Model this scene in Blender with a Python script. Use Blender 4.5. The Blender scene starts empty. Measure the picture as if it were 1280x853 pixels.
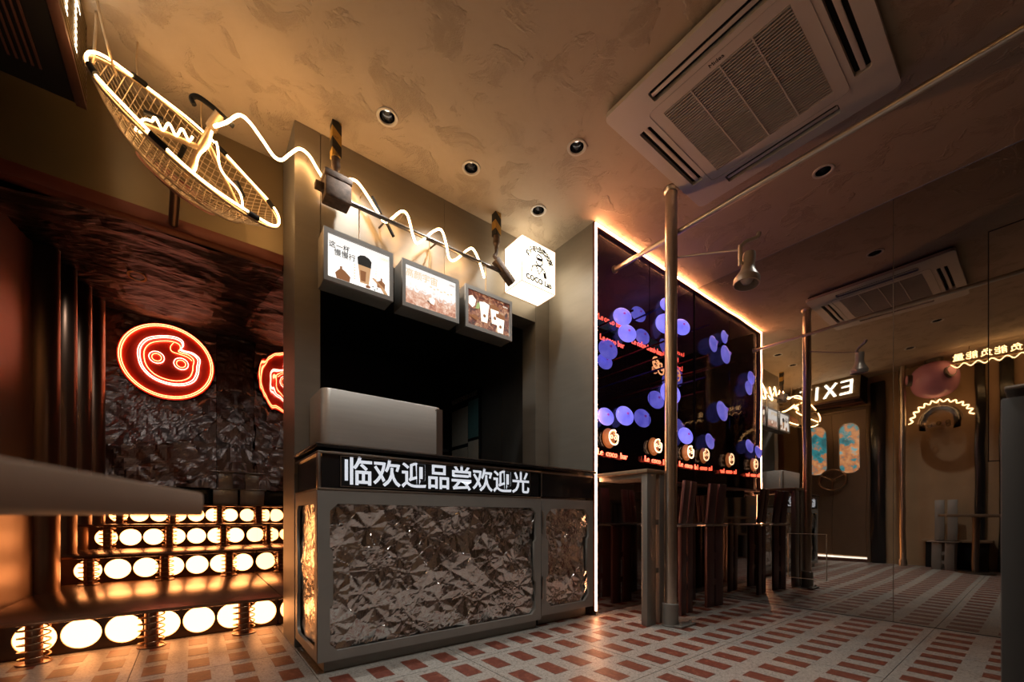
import bpy, bmesh, math, random
import numpy as np
from mathutils import Vector, Matrix

random.seed(7)
S = bpy.context.scene
COL = S.collection

# ------------------------------------------------------------------ camera
H = 0.74                       # eye height
F = 515.0                      # focal length in pixels of a 1280 wide frame
CF, SF = math.cos(math.radians(52.25)), math.sin(math.radians(52.25))
cam_d = bpy.data.cameras.new('camera')
cam = bpy.data.objects.new('camera', cam_d)
COL.objects.link(cam)
cam.location = (0, 0, H)
cam.rotation_euler = (math.radians(90), 0, math.radians(-37.75))
cam_d.sensor_width = 36
cam_d.lens = F / 1280 * 36
cam_d.shift_y = (649 - 426.5) / 1280
cam_d.clip_start = 0.02
cam_d.dof.use_dof = True
cam_d.dof.focus_distance = 3.2
cam_d.dof.aperture_fstop = 2.4
S.camera = cam

# ------------------------------------------------------------------ world, exposure
W = bpy.data.worlds.new('World')
S.world = W
W.use_nodes = True
W.node_tree.nodes['Background'].inputs[0].default_value = (0.05, 0.06, 0.08, 1)
W.node_tree.nodes['Background'].inputs[1].default_value = 0.3
S.view_settings.view_transform = 'Standard'
S.view_settings.look = 'None'
S.view_settings.gamma = 1
S.view_settings.exposure = 0.8
S.view_settings.use_curve_mapping = False
S.cycles.caustics_reflective = False
S.cycles.caustics_refractive = False
S.cycles.max_bounces = 8
S.cycles.glossy_bounces = 5
S.cycles.sample_clamp_indirect = 4.0

CZ = 3.03                      # ceiling height
XL, XR = -0.87, 3.96           # left wall, mirror wall
YB = -1.6                      # wall behind

# ------------------------------------------------------------------ helpers
def at_Y(px, py, Y):
    """point of the place on the plane at depth Y along a line of sight measured in the photo"""
    t = (px - 640) / F
    X = Y * (CF + SF * t) / (SF - CF * t)
    d = CF * X + SF * Y
    return Vector((X, Y, H + (649 - py) / F * d))
def at_Z(px, py, z):
    d = F * (z - H) / (649 - py)
    r = (px - 640) / F * d
    return Vector((CF * d + SF * r, SF * d - CF * r, z))
def proj(x, y, z):
    d = CF * x + SF * y
    r = SF * x - CF * y
    if d < 0.05: return None
    return 640 + F * r / d, 649 - F * (z - H) / d, d

class MB:
    def __init__(s): s.v = []; s.f = []
    def add(s, vs, fs):
        o = len(s.v); s.v += [tuple(p) for p in vs]; s.f += [tuple(i + o for i in q) for q in fs]; return s
    def box(s, x0, x1, y0, y1, z0, z1, M=None):
        vs = [Vector((x, y, z)) for z in (z0, z1) for y in (y0, y1) for x in (x0, x1)]
        if M is not None: vs = [M @ p for p in vs]
        return s.add(vs, [(0, 2, 3, 1), (4, 5, 7, 6), (0, 1, 5, 4), (2, 6, 7, 3), (0, 4, 6, 2), (1, 3, 7, 5)])
    def cyl(s, a, b, r0, r1=None, n=16, caps=True):
        a = Vector(a); b = Vector(b); r1 = r0 if r1 is None else r1
        t = (b - a).normalized(); u = t.orthogonal().normalized(); w = t.cross(u)
        vs = []
        for c, r in ((a, r0), (b, r1)):
            for i in range(n):
                g = 2 * math.pi * i / n
                vs.append(c + (u * math.cos(g) + w * math.sin(g)) * r)
        fs = [(i, (i + 1) % n, n + (i + 1) % n, n + i) for i in range(n)]
        if caps: fs += [tuple(range(n))[::-1], tuple(range(n, 2 * n))]
        return s.add(vs, fs)
    def tube(s, pts, r, n=6, closed=False):
        pts = [Vector(p) for p in pts]; m = len(pts); vs = []
        ref = None
        for i, p in enumerate(pts):
            if closed: t = pts[(i + 1) % m] - pts[i - 1]
            else: t = pts[min(i + 1, m - 1)] - pts[max(i - 1, 0)]
            t.normalize()
            if ref is None: ref = t.orthogonal().normalized()
            ref = (ref - t * ref.dot(t)).normalized()
            w = t.cross(ref)
            for k in range(n):
                g = 2 * math.pi * k / n
                vs.append(p + (ref * math.cos(g) + w * math.sin(g)) * r)
        fs = []
        for i in range(m if closed else m - 1):
            j = (i + 1) % m
            for k in range(n):
                fs.append((i * n + k, i * n + (k + 1) % n, j * n + (k + 1) % n, j * n + k))
        if not closed: fs += [tuple(range(n))[::-1], tuple(range((m - 1) * n, m * n))]
        return s.add(vs, fs)
    def lathe(s, prof, origin=(0, 0, 0), axis=(0, 0, 1), n=24):
        axis = Vector(axis).normalized(); u = axis.orthogonal().normalized(); w = axis.cross(u); o = Vector(origin)
        vs = []
        for r, h in prof:
            for i in range(n):
                g = 2 * math.pi * i / n
                vs.append(o + axis * h + (u * math.cos(g) + w * math.sin(g)) * max(r, 1e-5))
        fs = []
        for j in range(len(prof) - 1):
            for i in range(n):
                fs.append((j * n + i, j * n + (i + 1) % n, (j + 1) * n + (i + 1) % n, (j + 1) * n + i))
        return s.add(vs, fs)
    def prism(s, poly, O, R, U, N, t):
        """polygon in the (R,U) plane at O pushed by t along N"""
        n = len(poly)
        b = [Vector(O) + Vector(R) * x + Vector(U) * y for x, y in poly]
        vs = b + [p + Vector(N) * t for p in b]
        fs = [tuple(range(n))[::-1], tuple(range(n, 2 * n))] + [(i, (i + 1) % n, n + (i + 1) % n, n + i) for i in range(n)]
        return s.add(vs, fs)
    def build(s, name, mat, parent=None, smooth=None, bevel=0.0):
        me = bpy.data.meshes.new(name)
        me.from_pydata(s.v, [], s.f)
        bm = bmesh.new(); bm.from_mesh(me)
        bmesh.ops.recalc_face_normals(bm, faces=bm.faces)
        if bevel:
            es = [e for e in bm.edges if len(e.link_faces) == 2 and e.calc_face_angle(0) > 0.7]
            bmesh.ops.bevel(bm, geom=es, offset=bevel, segments=2, affect='EDGES', profile=0.5, clamp_overlap=True)
        bm.to_mesh(me); bm.free()
        if mat: me.materials.append(MAT[mat])
        if smooth is not None:
            me.polygons.foreach_set('use_smooth', [True] * len(me.polygons))
            me.set_sharp_from_angle(angle=math.radians(smooth))
        return link(name, me, parent)

def link(name, data, parent=None):
    o = bpy.data.objects.new(name, data)
    COL.objects.link(o)
    if parent is not None:
        o.parent = parent
        M = Matrix.Identity(4); q = parent
        while q is not None:
            M = q.matrix_basis @ M if q.parent is None else q.matrix_parent_inverse @ q.matrix_basis @ M
            q = q.parent
        o.matrix_parent_inverse = M.inverted()
    return o
def box(name, x0, x1, y0, y1, z0, z1, mat, parent=None, bevel=0.0, M=None):
    return MB().box(x0, x1, y0, y1, z0, z1, M).build(name, mat, parent, 40 if bevel else None, bevel)
def tag(o, label, cat, group=None):
    o['label'] = label; o['category'] = cat
    if group: o['group'] = group
    return o
def struct(o):
    o['kind'] = 'structure'; return o
def empty(name, loc=(0, 0, 0)):
    e = bpy.data.objects.new(name, None); COL.objects.link(e); e.location = loc; e.empty_display_size = 0.05
    return e
def thing(name, label, cat, loc=(0, 0, 0), group=None):
    return tag(empty(name, loc), label, cat, group)
def copy_tree(o, parent=None):
    c = o.copy(); COL.objects.link(c)
    if parent is not None: c.parent = parent
    for ch in o.children: copy_tree(ch, c)
    return c
def smooth_path(pts, k=6, closed=False):
    pts = [Vector(p) for p in pts]; n = len(pts); out = []
    for i in range(n if closed else n - 1):
        g = (lambda j: pts[j % n]) if closed else (lambda j: pts[max(0, min(n - 1, j))])
        p0, p1, p2, p3 = g(i - 1), g(i), g(i + 1), g(i + 2)
        for q in range(k):
            t = q / k
            out.append(0.5 * ((2 * p1) + (p2 - p0) * t + (2 * p0 - 5 * p1 + 4 * p2 - p3) * t * t + (3 * p1 - p0 - 3 * p2 + p3) * t ** 3))
    if not closed: out.append(pts[-1])
    return out
def frame_of(R, U, O):
    R = Vector(R); U = Vector(U); N = R.cross(U)
    return Matrix(((R.x, U.x, N.x, O[0]), (R.y, U.y, N.y, O[1]), (R.z, U.z, N.z, O[2]), (0, 0, 0, 1)))
FRONT = ((1, 0, 0), (0, 0, 1))          # a face looking to -Y
SIDE = ((0, 1, 0), (0, 0, 1))           # a face looking to +X
def curve_mesh(cu):
    o = bpy.data.objects.new('tmp', cu); COL.objects.link(o)
    bpy.context.view_layer.update()
    dg = bpy.context.evaluated_depsgraph_get()
    me = bpy.data.meshes.new_from_object(o.evaluated_get(dg))
    bpy.data.objects.remove(o); bpy.data.curves.remove(cu)
    return me
def text(name, body, size, O, ori, mat, parent=None, extrude=0.002, rot=0.0, bold=0.0):
    cu = bpy.data.curves.new(name, 'FONT')
    cu.body = body; cu.size = size; cu.extrude = extrude; cu.align_x = 'CENTER'; cu.align_y = 'CENTER'; cu.offset = bold
    cu.resolution_u = 3
    me = curve_mesh(cu); me.name = name
    me.transform(frame_of(ori[0], ori[1], O) @ Matrix.Rotation(rot, 4, 'Z'))
    me.materials.clear(); me.materials.append(MAT[mat])
    return link(name, me, parent)
def plate(name, outer, holes, O, ori, thick, mat, parent=None):
    cu = bpy.data.curves.new(name, 'CURVE'); cu.dimensions = '2D'; cu.fill_mode = 'BOTH'; cu.extrude = thick / 2
    for lp in [outer] + holes:
        sp = cu.splines.new('POLY'); sp.points.add(len(lp) - 1); sp.use_cyclic_u = True
        for q, (x, y) in zip(sp.points, lp): q.co = (x, y, 0, 1)
    me = curve_mesh(cu); me.name = name
    me.transform(frame_of(ori[0], ori[1], O))
    me.materials.clear(); me.materials.append(MAT[mat])
    return link(name, me, parent)
def rrect(x0, x1, y0, y1, r, n=5):
    out = []
    for cx, cy, a in ((x1 - r, y0 + r, -90), (x1 - r, y1 - r, 0), (x0 + r, y1 - r, 90), (x0 + r, y0 + r, 180)):
        for i in range(n + 1):
            g = math.radians(a + 90 * i / n); out.append((cx + r * math.cos(g), cy + r * math.sin(g)))
    return out
def rect(x0, x1, y0, y1): return [(x0, y0), (x1, y0), (x1, y1), (x0, y1)]
def circle(cx, cy, r, n=24): return [(cx + r * math.cos(2 * math.pi * i / n), cy + r * math.sin(2 * math.pi * i / n)) for i in range(n)]

# ------------------------------------------------------------------ materials
MAT = {}
def new_mat(key):
    m = bpy.data.materials.new(key); m.use_nodes = True; MAT[key] = m
    nt = m.node_tree
    return m, nt, nt.nodes, nt.links, nt.nodes['Principled BSDF']
def coords(nt, scale=(1, 1, 1)):
    tc = nt.nodes.new('ShaderNodeTexCoord'); mp = nt.nodes.new('ShaderNodeMapping')
    mp.inputs['Scale'].default_value = scale
    nt.links.new(tc.outputs['Object'], mp.inputs['Vector'])
    return mp.outputs['Vector']
def noise(nt, vec, scale, detail=3, rough=0.5, dist=0.0):
    n = nt.nodes.new('ShaderNodeTexNoise'); n.inputs['Scale'].default_value = scale
    n.inputs['Detail'].default_value = detail; n.inputs['Roughness'].default_value = rough; n.inputs['Distortion'].default_value = dist
    nt.links.new(vec, n.inputs['Vector']); return n.outputs['Fac']
def ramp(nt, fac, stops):
    r = nt.nodes.new('ShaderNodeValToRGB'); e = r.color_ramp.elements
    while len(e) < len(stops): e.new(0.5)
    for q, (p, c) in zip(e, stops): q.position = p; q.color = (c[0], c[1], c[2], 1)
    nt.links.new(fac, r.inputs['Fac']); return r.outputs['Color']
def bump(nt, h, strength, dist):
    b = nt.nodes.new('ShaderNodeBump'); b.inputs['Strength'].default_value = strength; b.inputs['Distance'].default_value = dist
    nt.links.new(h, b.inputs['Height']); return b.outputs['Normal']
def mat(key, col, rough=0.5, metal=0.0, var=0.0, scale=8.0, stretch=(1, 1, 1), bmp=0.0, bdist=0.002, spec=0.5):
    m, nt, N, L, P = new_mat(key)
    P.inputs['Roughness'].default_value = rough; P.inputs['Metallic'].default_value = metal
    P.inputs['Specular IOR Level'].default_value = spec
    P.inputs['Base Color'].default_value = (*col, 1)
    if var or bmp:
        v = coords(nt, stretch); f = noise(nt, v, scale, 4, 0.6)
        if var:
            lo = [max(0, c * (1 - var)) for c in col]; hi = [min(1, c * (1 + var)) for c in col]
            L.new(ramp(nt, f, [(0.3, lo), (0.7, hi)]), P.inputs['Base Color'])
        if bmp: L.new(bump(nt, f, bmp, bdist), P.inputs['Normal'])
    return m
def emit(key, col, strength, base=(0.8, 0.8, 0.8)):
    m, nt, N, L, P = new_mat(key)
    P.inputs['Base Color'].default_value = (*base, 1); P.inputs['Roughness'].default_value = 0.3
    P.inputs['Emission Color'].default_value = (*col, 1); P.inputs['Emission Strength'].default_value = strength
    return m

WARM = (1.0, 0.56, 0.22)
emit('neon_warm', WARM, 16.0)
emit('neon_dish', WARM, 13.0)
emit('neon_text', WARM, 5.0)
emit('neon_orange', (1.0, 0.26, 0.09), 3.6)
emit('neon_white', (1.0, 0.62, 0.44), 2.4)
emit('mini_orange', (1.0, 0.38, 0.12), 1.6)
emit('mini_white', (1.0, 0.62, 0.38), 2.0)
emit('frame_led', (1.0, 0.40, 0.18), 28.0)
emit('step_lamp', (1.0, 0.37, 0.11), 5.0)
emit('cube_lit', (1.0, 0.84, 0.60), 1.7)
emit('led_dot', (0.80, 0.88, 1.0), 0.344)
emit('red_script', (1.0, 0.09, 0.04), 2.6)
emit('bulb_dim', (1.0, 0.85, 0.65), 1.2)
emit('exit_lit', (1.0, 0.88, 0.70), 4.0)
emit('menu_white', (1.0, 0.97, 0.92), 0.59)
emit('ink_dark', (0.02, 0.018, 0.016), 0.37, (0.02, 0.02, 0.02))
emit('ink_brown', (0.30, 0.12, 0.045), 0.5, (0.1, 0.05, 0.03))
emit('ink_tan', (0.62, 0.36, 0.18), 0.56, (0.2, 0.1, 0.05))
emit('ink_gold', (0.75, 0.55, 0.28), 0.62, (0.2, 0.1, 0.05))
emit('ink_green', (0.25, 0.33, 0.12), 0.8, (0.1, 0.1, 0.05))
emit('ink_cream', (1.0, 0.86, 0.68), 0.62)
emit('floor_led', (1.0, 0.85, 0.7), 1.5)
mat('ink_plain', (0.008, 0.005, 0.004), 0.9, spec=0.0)

def plaster():
    m, nt, N, L, P = new_mat('plaster')
    v = coords(nt)
    patch = noise(nt, v, 5.0, 5, 0.65, 0.5)
    mask = ramp(nt, patch, [(0.52, (0, 0, 0)), (0.58, (1, 1, 1))])
    fine = noise(nt, v, 120, 3, 0.75)
    mul = N.new('ShaderNodeMath'); mul.operation = 'MULTIPLY'; L.new(mask, mul.inputs[0]); L.new(fine, mul.inputs[1])
    L.new(bump(nt, mul.outputs[0], 1.0, 0.0065), P.inputs['Normal'])
    L.new(ramp(nt, patch, [(0.3, (0.50, 0.40, 0.29)), (0.55, (0.47, 0.37, 0.265)), (0.62, (0.42, 0.325, 0.23))]), P.inputs['Base Color'])
    P.inputs['Roughness'].default_value = 0.75
plaster()
def tan_plaster():
    m, nt, N, L, P = new_mat('tan_plaster')
    v = coords(nt); f = noise(nt, v, 2.5, 5, 0.6)
    L.new(ramp(nt, f, [(0.3, (0.34, 0.22, 0.12)), (0.7, (0.42, 0.28, 0.16))]), P.inputs['Base Color'])
    L.new(bump(nt, noise(nt, v, 40, 4, 0.7), 0.3, 0.004), P.inputs['Normal'])
    P.inputs['Roughness'].default_value = 0.7
tan_plaster()
def terrazzo():
    m, nt, N, L, P = new_mat('terrazzo')
    v = coords(nt)
    vo = N.new('ShaderNodeTexVoronoi'); vo.inputs['Scale'].default_value = 150; L.new(v, vo.inputs['Vector'])
    sp = ramp(nt, vo.outputs['Color'], [(0.0, (0.12, 0.108, 0.093)), (0.35, (0.29, 0.268, 0.235)), (0.75, (0.34, 0.315, 0.278)), (1.0, (0.44, 0.41, 0.37))])
    L.new(sp, P.inputs['Base Color'])
    L.new(ramp(nt, noise(nt, v, 3.0, 4, 0.6), [(0.3, (0.36, 0.36, 0.36)), (0.7, (0.52, 0.52, 0.52))]), P.inputs['Roughness'])
    L.new(bump(nt, noise(nt, v, 14, 5, 0.65), 0.12, 0.003), P.inputs['Normal'])
terrazzo()
def inlay():
    m, nt, N, L, P = new_mat('red_inlay')
    v = coords(nt); oi = N.new('ShaderNodeObjectInfo')
    add = N.new('ShaderNodeVectorMath'); L.new(v, add.inputs[0]); L.new(oi.outputs['Location'], add.inputs[1])
    f = noise(nt, add.outputs[0], 22, 5, 0.7, 1.2)
    L.new(ramp(nt, f, [(0.35, (0.10, 0.024, 0.014)), (0.55, (0.155, 0.040, 0.023)), (0.68, (0.26, 0.10, 0.06))]), P.inputs['Base Color'])
    P.inputs['Roughness'].default_value = 0.46
inlay()
def foil(key, col, rough, bscale, bdist, metal=1.0, spec=0.5):
    m, nt, N, L, P = new_mat(key)
    P.inputs['Metallic'].default_value = metal; P.inputs['Specular IOR Level'].default_value = spec; P.inputs['Roughness'].default_value = rough
    P.inputs['Base Color'].default_value = (*col, 1)
    v = coords(nt)
    vo = N.new('ShaderNodeTexVoronoi'); vo.feature = 'DISTANCE_TO_EDGE'; vo.inputs['Scale'].default_value = bscale
    nz = N.new('ShaderNodeTexNoise'); nz.inputs['Scale'].default_value = bscale * 0.6; L.new(v, nz.inputs['Vector'])
    mx = N.new('ShaderNodeMix'); mx.data_type = 'VECTOR'; mx.inputs['Factor'].default_value = 0.12
    L.new(v, mx.inputs['A']); L.new(nz.outputs['Color'], mx.inputs['B']); L.new(mx.outputs['Result'], vo.inputs['Vector'])
    L.new(bump(nt, vo.outputs['Distance'], 0.5, bdist), P.inputs['Normal'])
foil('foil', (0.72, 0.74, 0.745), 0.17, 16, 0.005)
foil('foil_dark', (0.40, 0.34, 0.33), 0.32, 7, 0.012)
foil('foil_ceiling', (0.012, 0.011, 0.011), 0.38, 6, 0.014, 0.0, 0.04)
def mirror(key, col, rough, wave, sc):
    m, nt, N, L, P = new_mat(key)
    P.inputs['Metallic'].default_value = 1.0; P.inputs['Roughness'].default_value = rough
    P.inputs['Base Color'].default_value = (*col, 1)
    v = coords(nt, sc)
    L.new(bump(nt, noise(nt, v, 1.0, 1, 0.4), 1.0, wave), P.inputs['Normal'])
mirror('mirror', (0.50, 0.475, 0.45), 0.015, 0.0026, (1, 0.8, 2.6))
mirror('hall_mirror', (0.60, 0.56, 0.54), 0.015, 0.006, (1, 1.2, 3.0))
mirror('black_mirror', (0.30, 0.26, 0.26), 0.05, 0.001, (1, 1, 1))
def dark_glass():
    m, nt, N, L, P = new_mat('dark_glass')
    out = N['Material Output']
    tr = N.new('ShaderNodeBsdfTransparent'); tr.inputs[0].default_value = (0.62, 0.62, 0.68, 1)
    gl = N.new('ShaderNodeBsdfGlossy'); gl.inputs['Roughness'].default_value = 0.01; gl.inputs[0].default_value = (0.9, 0.88, 0.86, 1)
    mx = N.new('ShaderNodeMixShader'); mx.inputs[0].default_value = 0.045
    L.new(tr.outputs[0], mx.inputs[1]); L.new(gl.outputs[0], mx.inputs[2]); L.new(mx.outputs[0], out.inputs[0])
dark_glass()
def clear_glass():
    m, nt, N, L, P = new_mat('clear_glass')
    out = N['Material Output']
    tr = N.new('ShaderNodeBsdfTransparent'); tr.inputs[0].default_value = (0.93, 0.9, 0.87, 1)
    gl = N.new('ShaderNodeBsdfGlossy'); gl.inputs['Roughness'].default_value = 0.02
    fr = N.new('ShaderNodeFresnel'); fr.inputs['IOR'].default_value = 1.5
    mx = N.new('ShaderNodeMixShader'); L.new(fr.outputs[0], mx.inputs[0])
    L.new(tr.outputs[0], mx.inputs[1]); L.new(gl.outputs[0], mx.inputs[2]); L.new(mx.outputs[0], out.inputs[0])
clear_glass()
def striped():
    m, nt, N, L, P = new_mat('hazard')
    v = coords(nt)
    sx = N.new('ShaderNodeSeparateXYZ'); L.new(v, sx.inputs[0])
    a = N.new('ShaderNodeMath'); a.operation = 'MULTIPLY_ADD'; L.new(sx.outputs['X'], a.inputs[0]); a.inputs[1].default_value = 0.9; L.new(sx.outputs['Z'], a.inputs[2])
    b = N.new('ShaderNodeMath'); b.operation = 'MULTIPLY'; L.new(a.outputs[0], b.inputs[0]); b.inputs[1].default_value = 8.0
    c = N.new('ShaderNodeMath'); c.operation = 'FRACT'; L.new(b.outputs[0], c.inputs[0])
    st = ramp(nt, c.outputs[0], [(0.48, (0.50, 0.29, 0.05)), (0.52, (0.018, 0.016, 0.014))])
    w = N.new('ShaderNodeMix'); w.data_type = 'RGBA'; w.inputs['B'].default_value = (0.10, 0.06, 0.035, 1)
    L.new(st, w.inputs['A']); L.new(ramp(nt, noise(nt, v, 30, 5, 0.7), [(0.55, (0, 0, 0)), (0.7, (1, 1, 1))]), w.inputs['Factor'])
    L.new(w.outputs['Result'], P.inputs['Base Color']); P.inputs['Roughness'].default_value = 0.6
striped()
def printed(key, stops, scale, strength, zsplit=None, dist=1.5):
    """backlit picture: soft blotches of colour in the print; zsplit lets the white of the sheet show above a height"""
    m, nt, N, L, P = new_mat(key)
    v = coords(nt); f = noise(nt, v, scale, 5, 0.65, dist)
    c = ramp(nt, f, stops)
    if zsplit:
        sx = N.new('ShaderNodeSeparateXYZ'); L.new(v, sx.inputs[0])
        a = N.new('ShaderNodeMath'); a.operation = 'MULTIPLY_ADD'; L.new(f, a.inputs[0]); a.inputs[1].default_value = -0.22; L.new(sx.outputs['Z'], a.inputs[2])
        k = ramp(nt, a.outputs[0], [(0.0, (0, 0, 0)), (1.0, (1, 1, 1))])
        mr = N.new('ShaderNodeMapRange'); mr.inputs['From Min'].default_value = zsplit - 0.012; mr.inputs['From Max'].default_value = zsplit + 0.012
        L.new(a.outputs[0], mr.inputs['Value'])
        w = N.new('ShaderNodeMix'); w.data_type = 'RGBA'; w.inputs['B'].default_value = (1, 0.97, 0.93, 1)
        L.new(c, w.inputs['A']); L.new(mr.outputs[0], w.inputs['Factor']); c = w.outputs['Result']
    L.new(c, P.inputs['Emission Color']); P.inputs['Emission Strength'].default_value = strength
    P.inputs['Base Color'].default_value = (0.1, 0.1, 0.1, 1); P.inputs['Roughness'].default_value = 0.2
printed('print_toast', [(0.3, (0.30, 0.09, 0.05)), (0.45, (0.62, 0.28, 0.17)), (0.58, (0.85, 0.55, 0.40)), (0.72, (1, 0.9, 0.8))], 26, 0.60, 2.075)
printed('print_beans', [(0.36, (0.03, 0.012, 0.008)), (0.47, (0.22, 0.05, 0.03)), (0.56, (0.50, 0.20, 0.09)), (0.66, (0.80, 0.55, 0.32))], 24, 0.5)
printed('street_view', [(0.34, (0.02, 0.12, 0.14)), (0.46, (0.04, 0.30, 0.34)), (0.50, (0.55, 0.20, 0.08)), (0.60, (0.80, 0.38, 0.16)), (0.64, (0.20, 0.50, 0.55))], 4, 0.75, None, 0.1)

mat('bronze_panel', (0.27, 0.235, 0.19), 0.42, 0.55, 0.05, 3, (1, 1, 6))
mat('grey_panel', (0.235, 0.225, 0.205), 0.45, 0.45, 0.06, 5)
mat('counter_metal', (0.30, 0.285, 0.26), 0.42, 0.3, 0.05, 6)
mat('steel', (0.50, 0.48, 0.44), 0.30, 1.0, 0.05, 30, (1, 1, 0.05))
mat('brushed_box', (0.60, 0.57, 0.52), 0.36, 0.5, 0.05, 60, (0.05, 1, 1))
mat('pipe_metal', (0.62, 0.56, 0.48), 0.28, 1.0, 0.06, 20)
mat('dark_pipe', (0.16, 0.14, 0.12), 0.38, 0.9)
mat('table_metal', (0.24, 0.225, 0.20), 0.45, 0.5)
mat('table_wood', (0.30, 0.20, 0.12), 0.40, 0.1, 0.15, 6, (1, 8, 1))
mat('plank_shaded', (0.055, 0.058, 0.058), 0.5, 0.2)  # table grey darkened, the weak light at that table put into the colour
mat('slab_grey', (0.20, 0.135, 0.085), 0.55, 0.0, 0.1, 3)
mat('black_gloss', (0.012, 0.012, 0.013), 0.18)
mat('black_matt', (0.007, 0.007, 0.007), 0.7, spec=0.25)
mat('kitchen_dark', (0.028, 0.027, 0.026), 0.40, 0.1, 0.1, 3)
mat('kitchen_panel', (0.045, 0.042, 0.038), 0.40, 0.2, 0.1, 3)
mat('beam_red', (0.17, 0.045, 0.030), 0.40, 0.3, 0.1, 4)
mat('header_bronze', (0.24, 0.18, 0.10), 0.38, 0.6, 0.08, 2)
mat('step_copper', (0.30, 0.15, 0.085), 0.24, 0.55, 0.25, 5, (1, 3, 1), 0.15, 0.003)
mat('riser_dark', (0.13, 0.080, 0.055), 0.32, 0.6, 0.15, 5)
mat('hall_metal', (0.32, 0.20, 0.14), 0.30, 0.85, 0.06, 3)
mat('hall_panel', (0.30, 0.16, 0.10), 0.36, 0.6, 0.12, 2)
mat('ac_white', (0.60, 0.56, 0.50), 0.45, 0.0, 0.03, 4)
mat('ac_grey', (0.42, 0.39, 0.35), 0.5)
mat('lamp_metal', (0.58, 0.52, 0.44), 0.38, 0.5)
mat('rusty', (0.10, 0.065, 0.045), 0.65, 0.5, 0.5, 25, (1, 1, 1), 0.4, 0.004)
mat('wire_brass', (0.55, 0.42, 0.27), 0.40, 0.4)
mat('strut_tan', (0.50, 0.36, 0.21), 0.42, 0.4, 0.1, 12)
mat('ring_white', (0.62, 0.57, 0.50), 0.4)
mat('reflector', (0.16, 0.16, 0.17), 0.12, 1.0)
mat('paper', (0.30, 0.27, 0.22), 0.6, 0, 0.06, 20)
mat('paper_teal', (0.05, 0.12, 0.12), 0.6, 0, 0.1, 20)
mat('pink_shell', (0.75, 0.36, 0.50), 0.22, 0.0, 0.05, 3)
mat('door_bronze', (0.17, 0.12, 0.08), 0.42, 0.5, 0.08, 3)
mat('red_disc', (0.62, 0.05, 0.03), 0.14, 0.2)
mat('chair_dark', (0.11, 0.055, 0.055), 0.36, 0.4)
mat('grout', (0.07, 0.062, 0.052), 0.8)
mat('coil', (0.38, 0.24, 0.14), 0.30, 0.9)
mat('copper_post', (0.26, 0.135, 0.08), 0.30, 0.7, 0.1, 8)
mat('rail_red', (0.30, 0.04, 0.03), 0.25, 0.6)
mat('rail_blue', (0.06, 0.07, 0.40), 0.25, 0.6)
mat('canopy_red', (0.10, 0.045, 0.035), 0.45, 0.3)
mat('rust_panel', (0.24, 0.09, 0.05), 0.5, 0.2, 0.2, 6)
def shell_blue():
    m, nt, N, L, P = new_mat('shell_blue')
    v = coords(nt); f = noise(nt, v, 9, 3, 0.5)
    L.new(ramp(nt, f, [(0.3, (0.13, 0.12, 0.68)), (0.7, (0.27, 0.24, 0.92))]), P.inputs['Emission Color'])
    P.inputs['Emission Strength'].default_value = 0.75
    P.inputs['Base Color'].default_value = (0.12, 0.12, 0.6, 1); P.inputs['Roughness'].default_value = 0.3
shell_blue()
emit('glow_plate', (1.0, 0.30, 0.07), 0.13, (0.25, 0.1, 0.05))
emit('shell_tip', (0.35, 0.06, 0.45), 0.5, (0.2, 0.05, 0.3))

# ------------------------------------------------------------------ room shell
# floor : grout bed, terrazzo tiles, red inlays
floor = struct(MB().box(XL - 0.1, XR + 0.1, YB - 0.1, 7.0, -0.12, -0.004).build('floor', 'grout'))
TX, TY, T0X, T0Y = 0.692, 0.697, 0.456, 0.452
tile_mesh = {}
def in_room(x, y): return y < 2.70 or (x < 0.50 and y < 3.36)
gap = 0.0016
spots = []
for i in range(-2, 6):
    for j in range(-3, 5):
        x0, x1 = max(T0X + i * TX, XL), min(T0X + (i + 1) * TX, XR)
        y0, y1 = max(T0Y + j * TY, YB), min(T0Y + (j + 1) * TY, 3.34)
        if x1 - x0 < 0.02 or y1 - y0 < 0.02 or not in_room((x0 + x1) / 2 - 0.2, y0): continue
        w, d = x1 - x0 - 2 * gap, y1 - y0 - 2 * gap
        key = (round(w, 3), round(d, 3))
        if key not in tile_mesh:
            t = MB().box(0, w, 0, d, -0.004, 0).build('tile', 'terrazzo', floor)
            tile_mesh[key] = t.data
        else:
            t = link('tile', tile_mesh[key], floor)
        t.location = (x0 + gap, y0 + gap, 0)
        for a in range(4):
            for b in range(3):
                cx, cy = T0X + (i + (a + 0.5) / 4) * TX, T0Y + (j + (b + 0.5) / 3) * TY
                if XL + 0.05 < cx < XR - 0.05 and YB + 0.1 < cy < 3.25 and in_room(cx, cy + 0.1): spots.append((cx, cy))
IW, ID = 0.088, 0.150
def rank(s):
    p = proj(s[0], s[1], 0)
    if p and -20 < p[0] < 1300 and p[1] < 880: return p[2]
    return 100 + math.hypot(*s)
spots.sort(key=rank)
inl = None
for k, (cx, cy) in enumerate(spots[:290]):
    if inl is None:
        inl = MB().box(-IW / 2, IW / 2, -ID / 2, ID / 2, -0.003, 0.0008).build('red_inlay', 'red_inlay', floor); o = inl
    else: o = link('red_inlay', inl.data, floor)
    o.location = (cx, cy, 0)
if len(spots) > 290:
    m = MB()
    for cx, cy in spots[290:]: m.box(cx - IW / 2, cx + IW / 2, cy - ID / 2, cy + ID / 2, -0.003, 0.0008)
    q = m.build('red_inlay_field', 'red_inlay', floor); q['kind'] = 'stuff'

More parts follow.
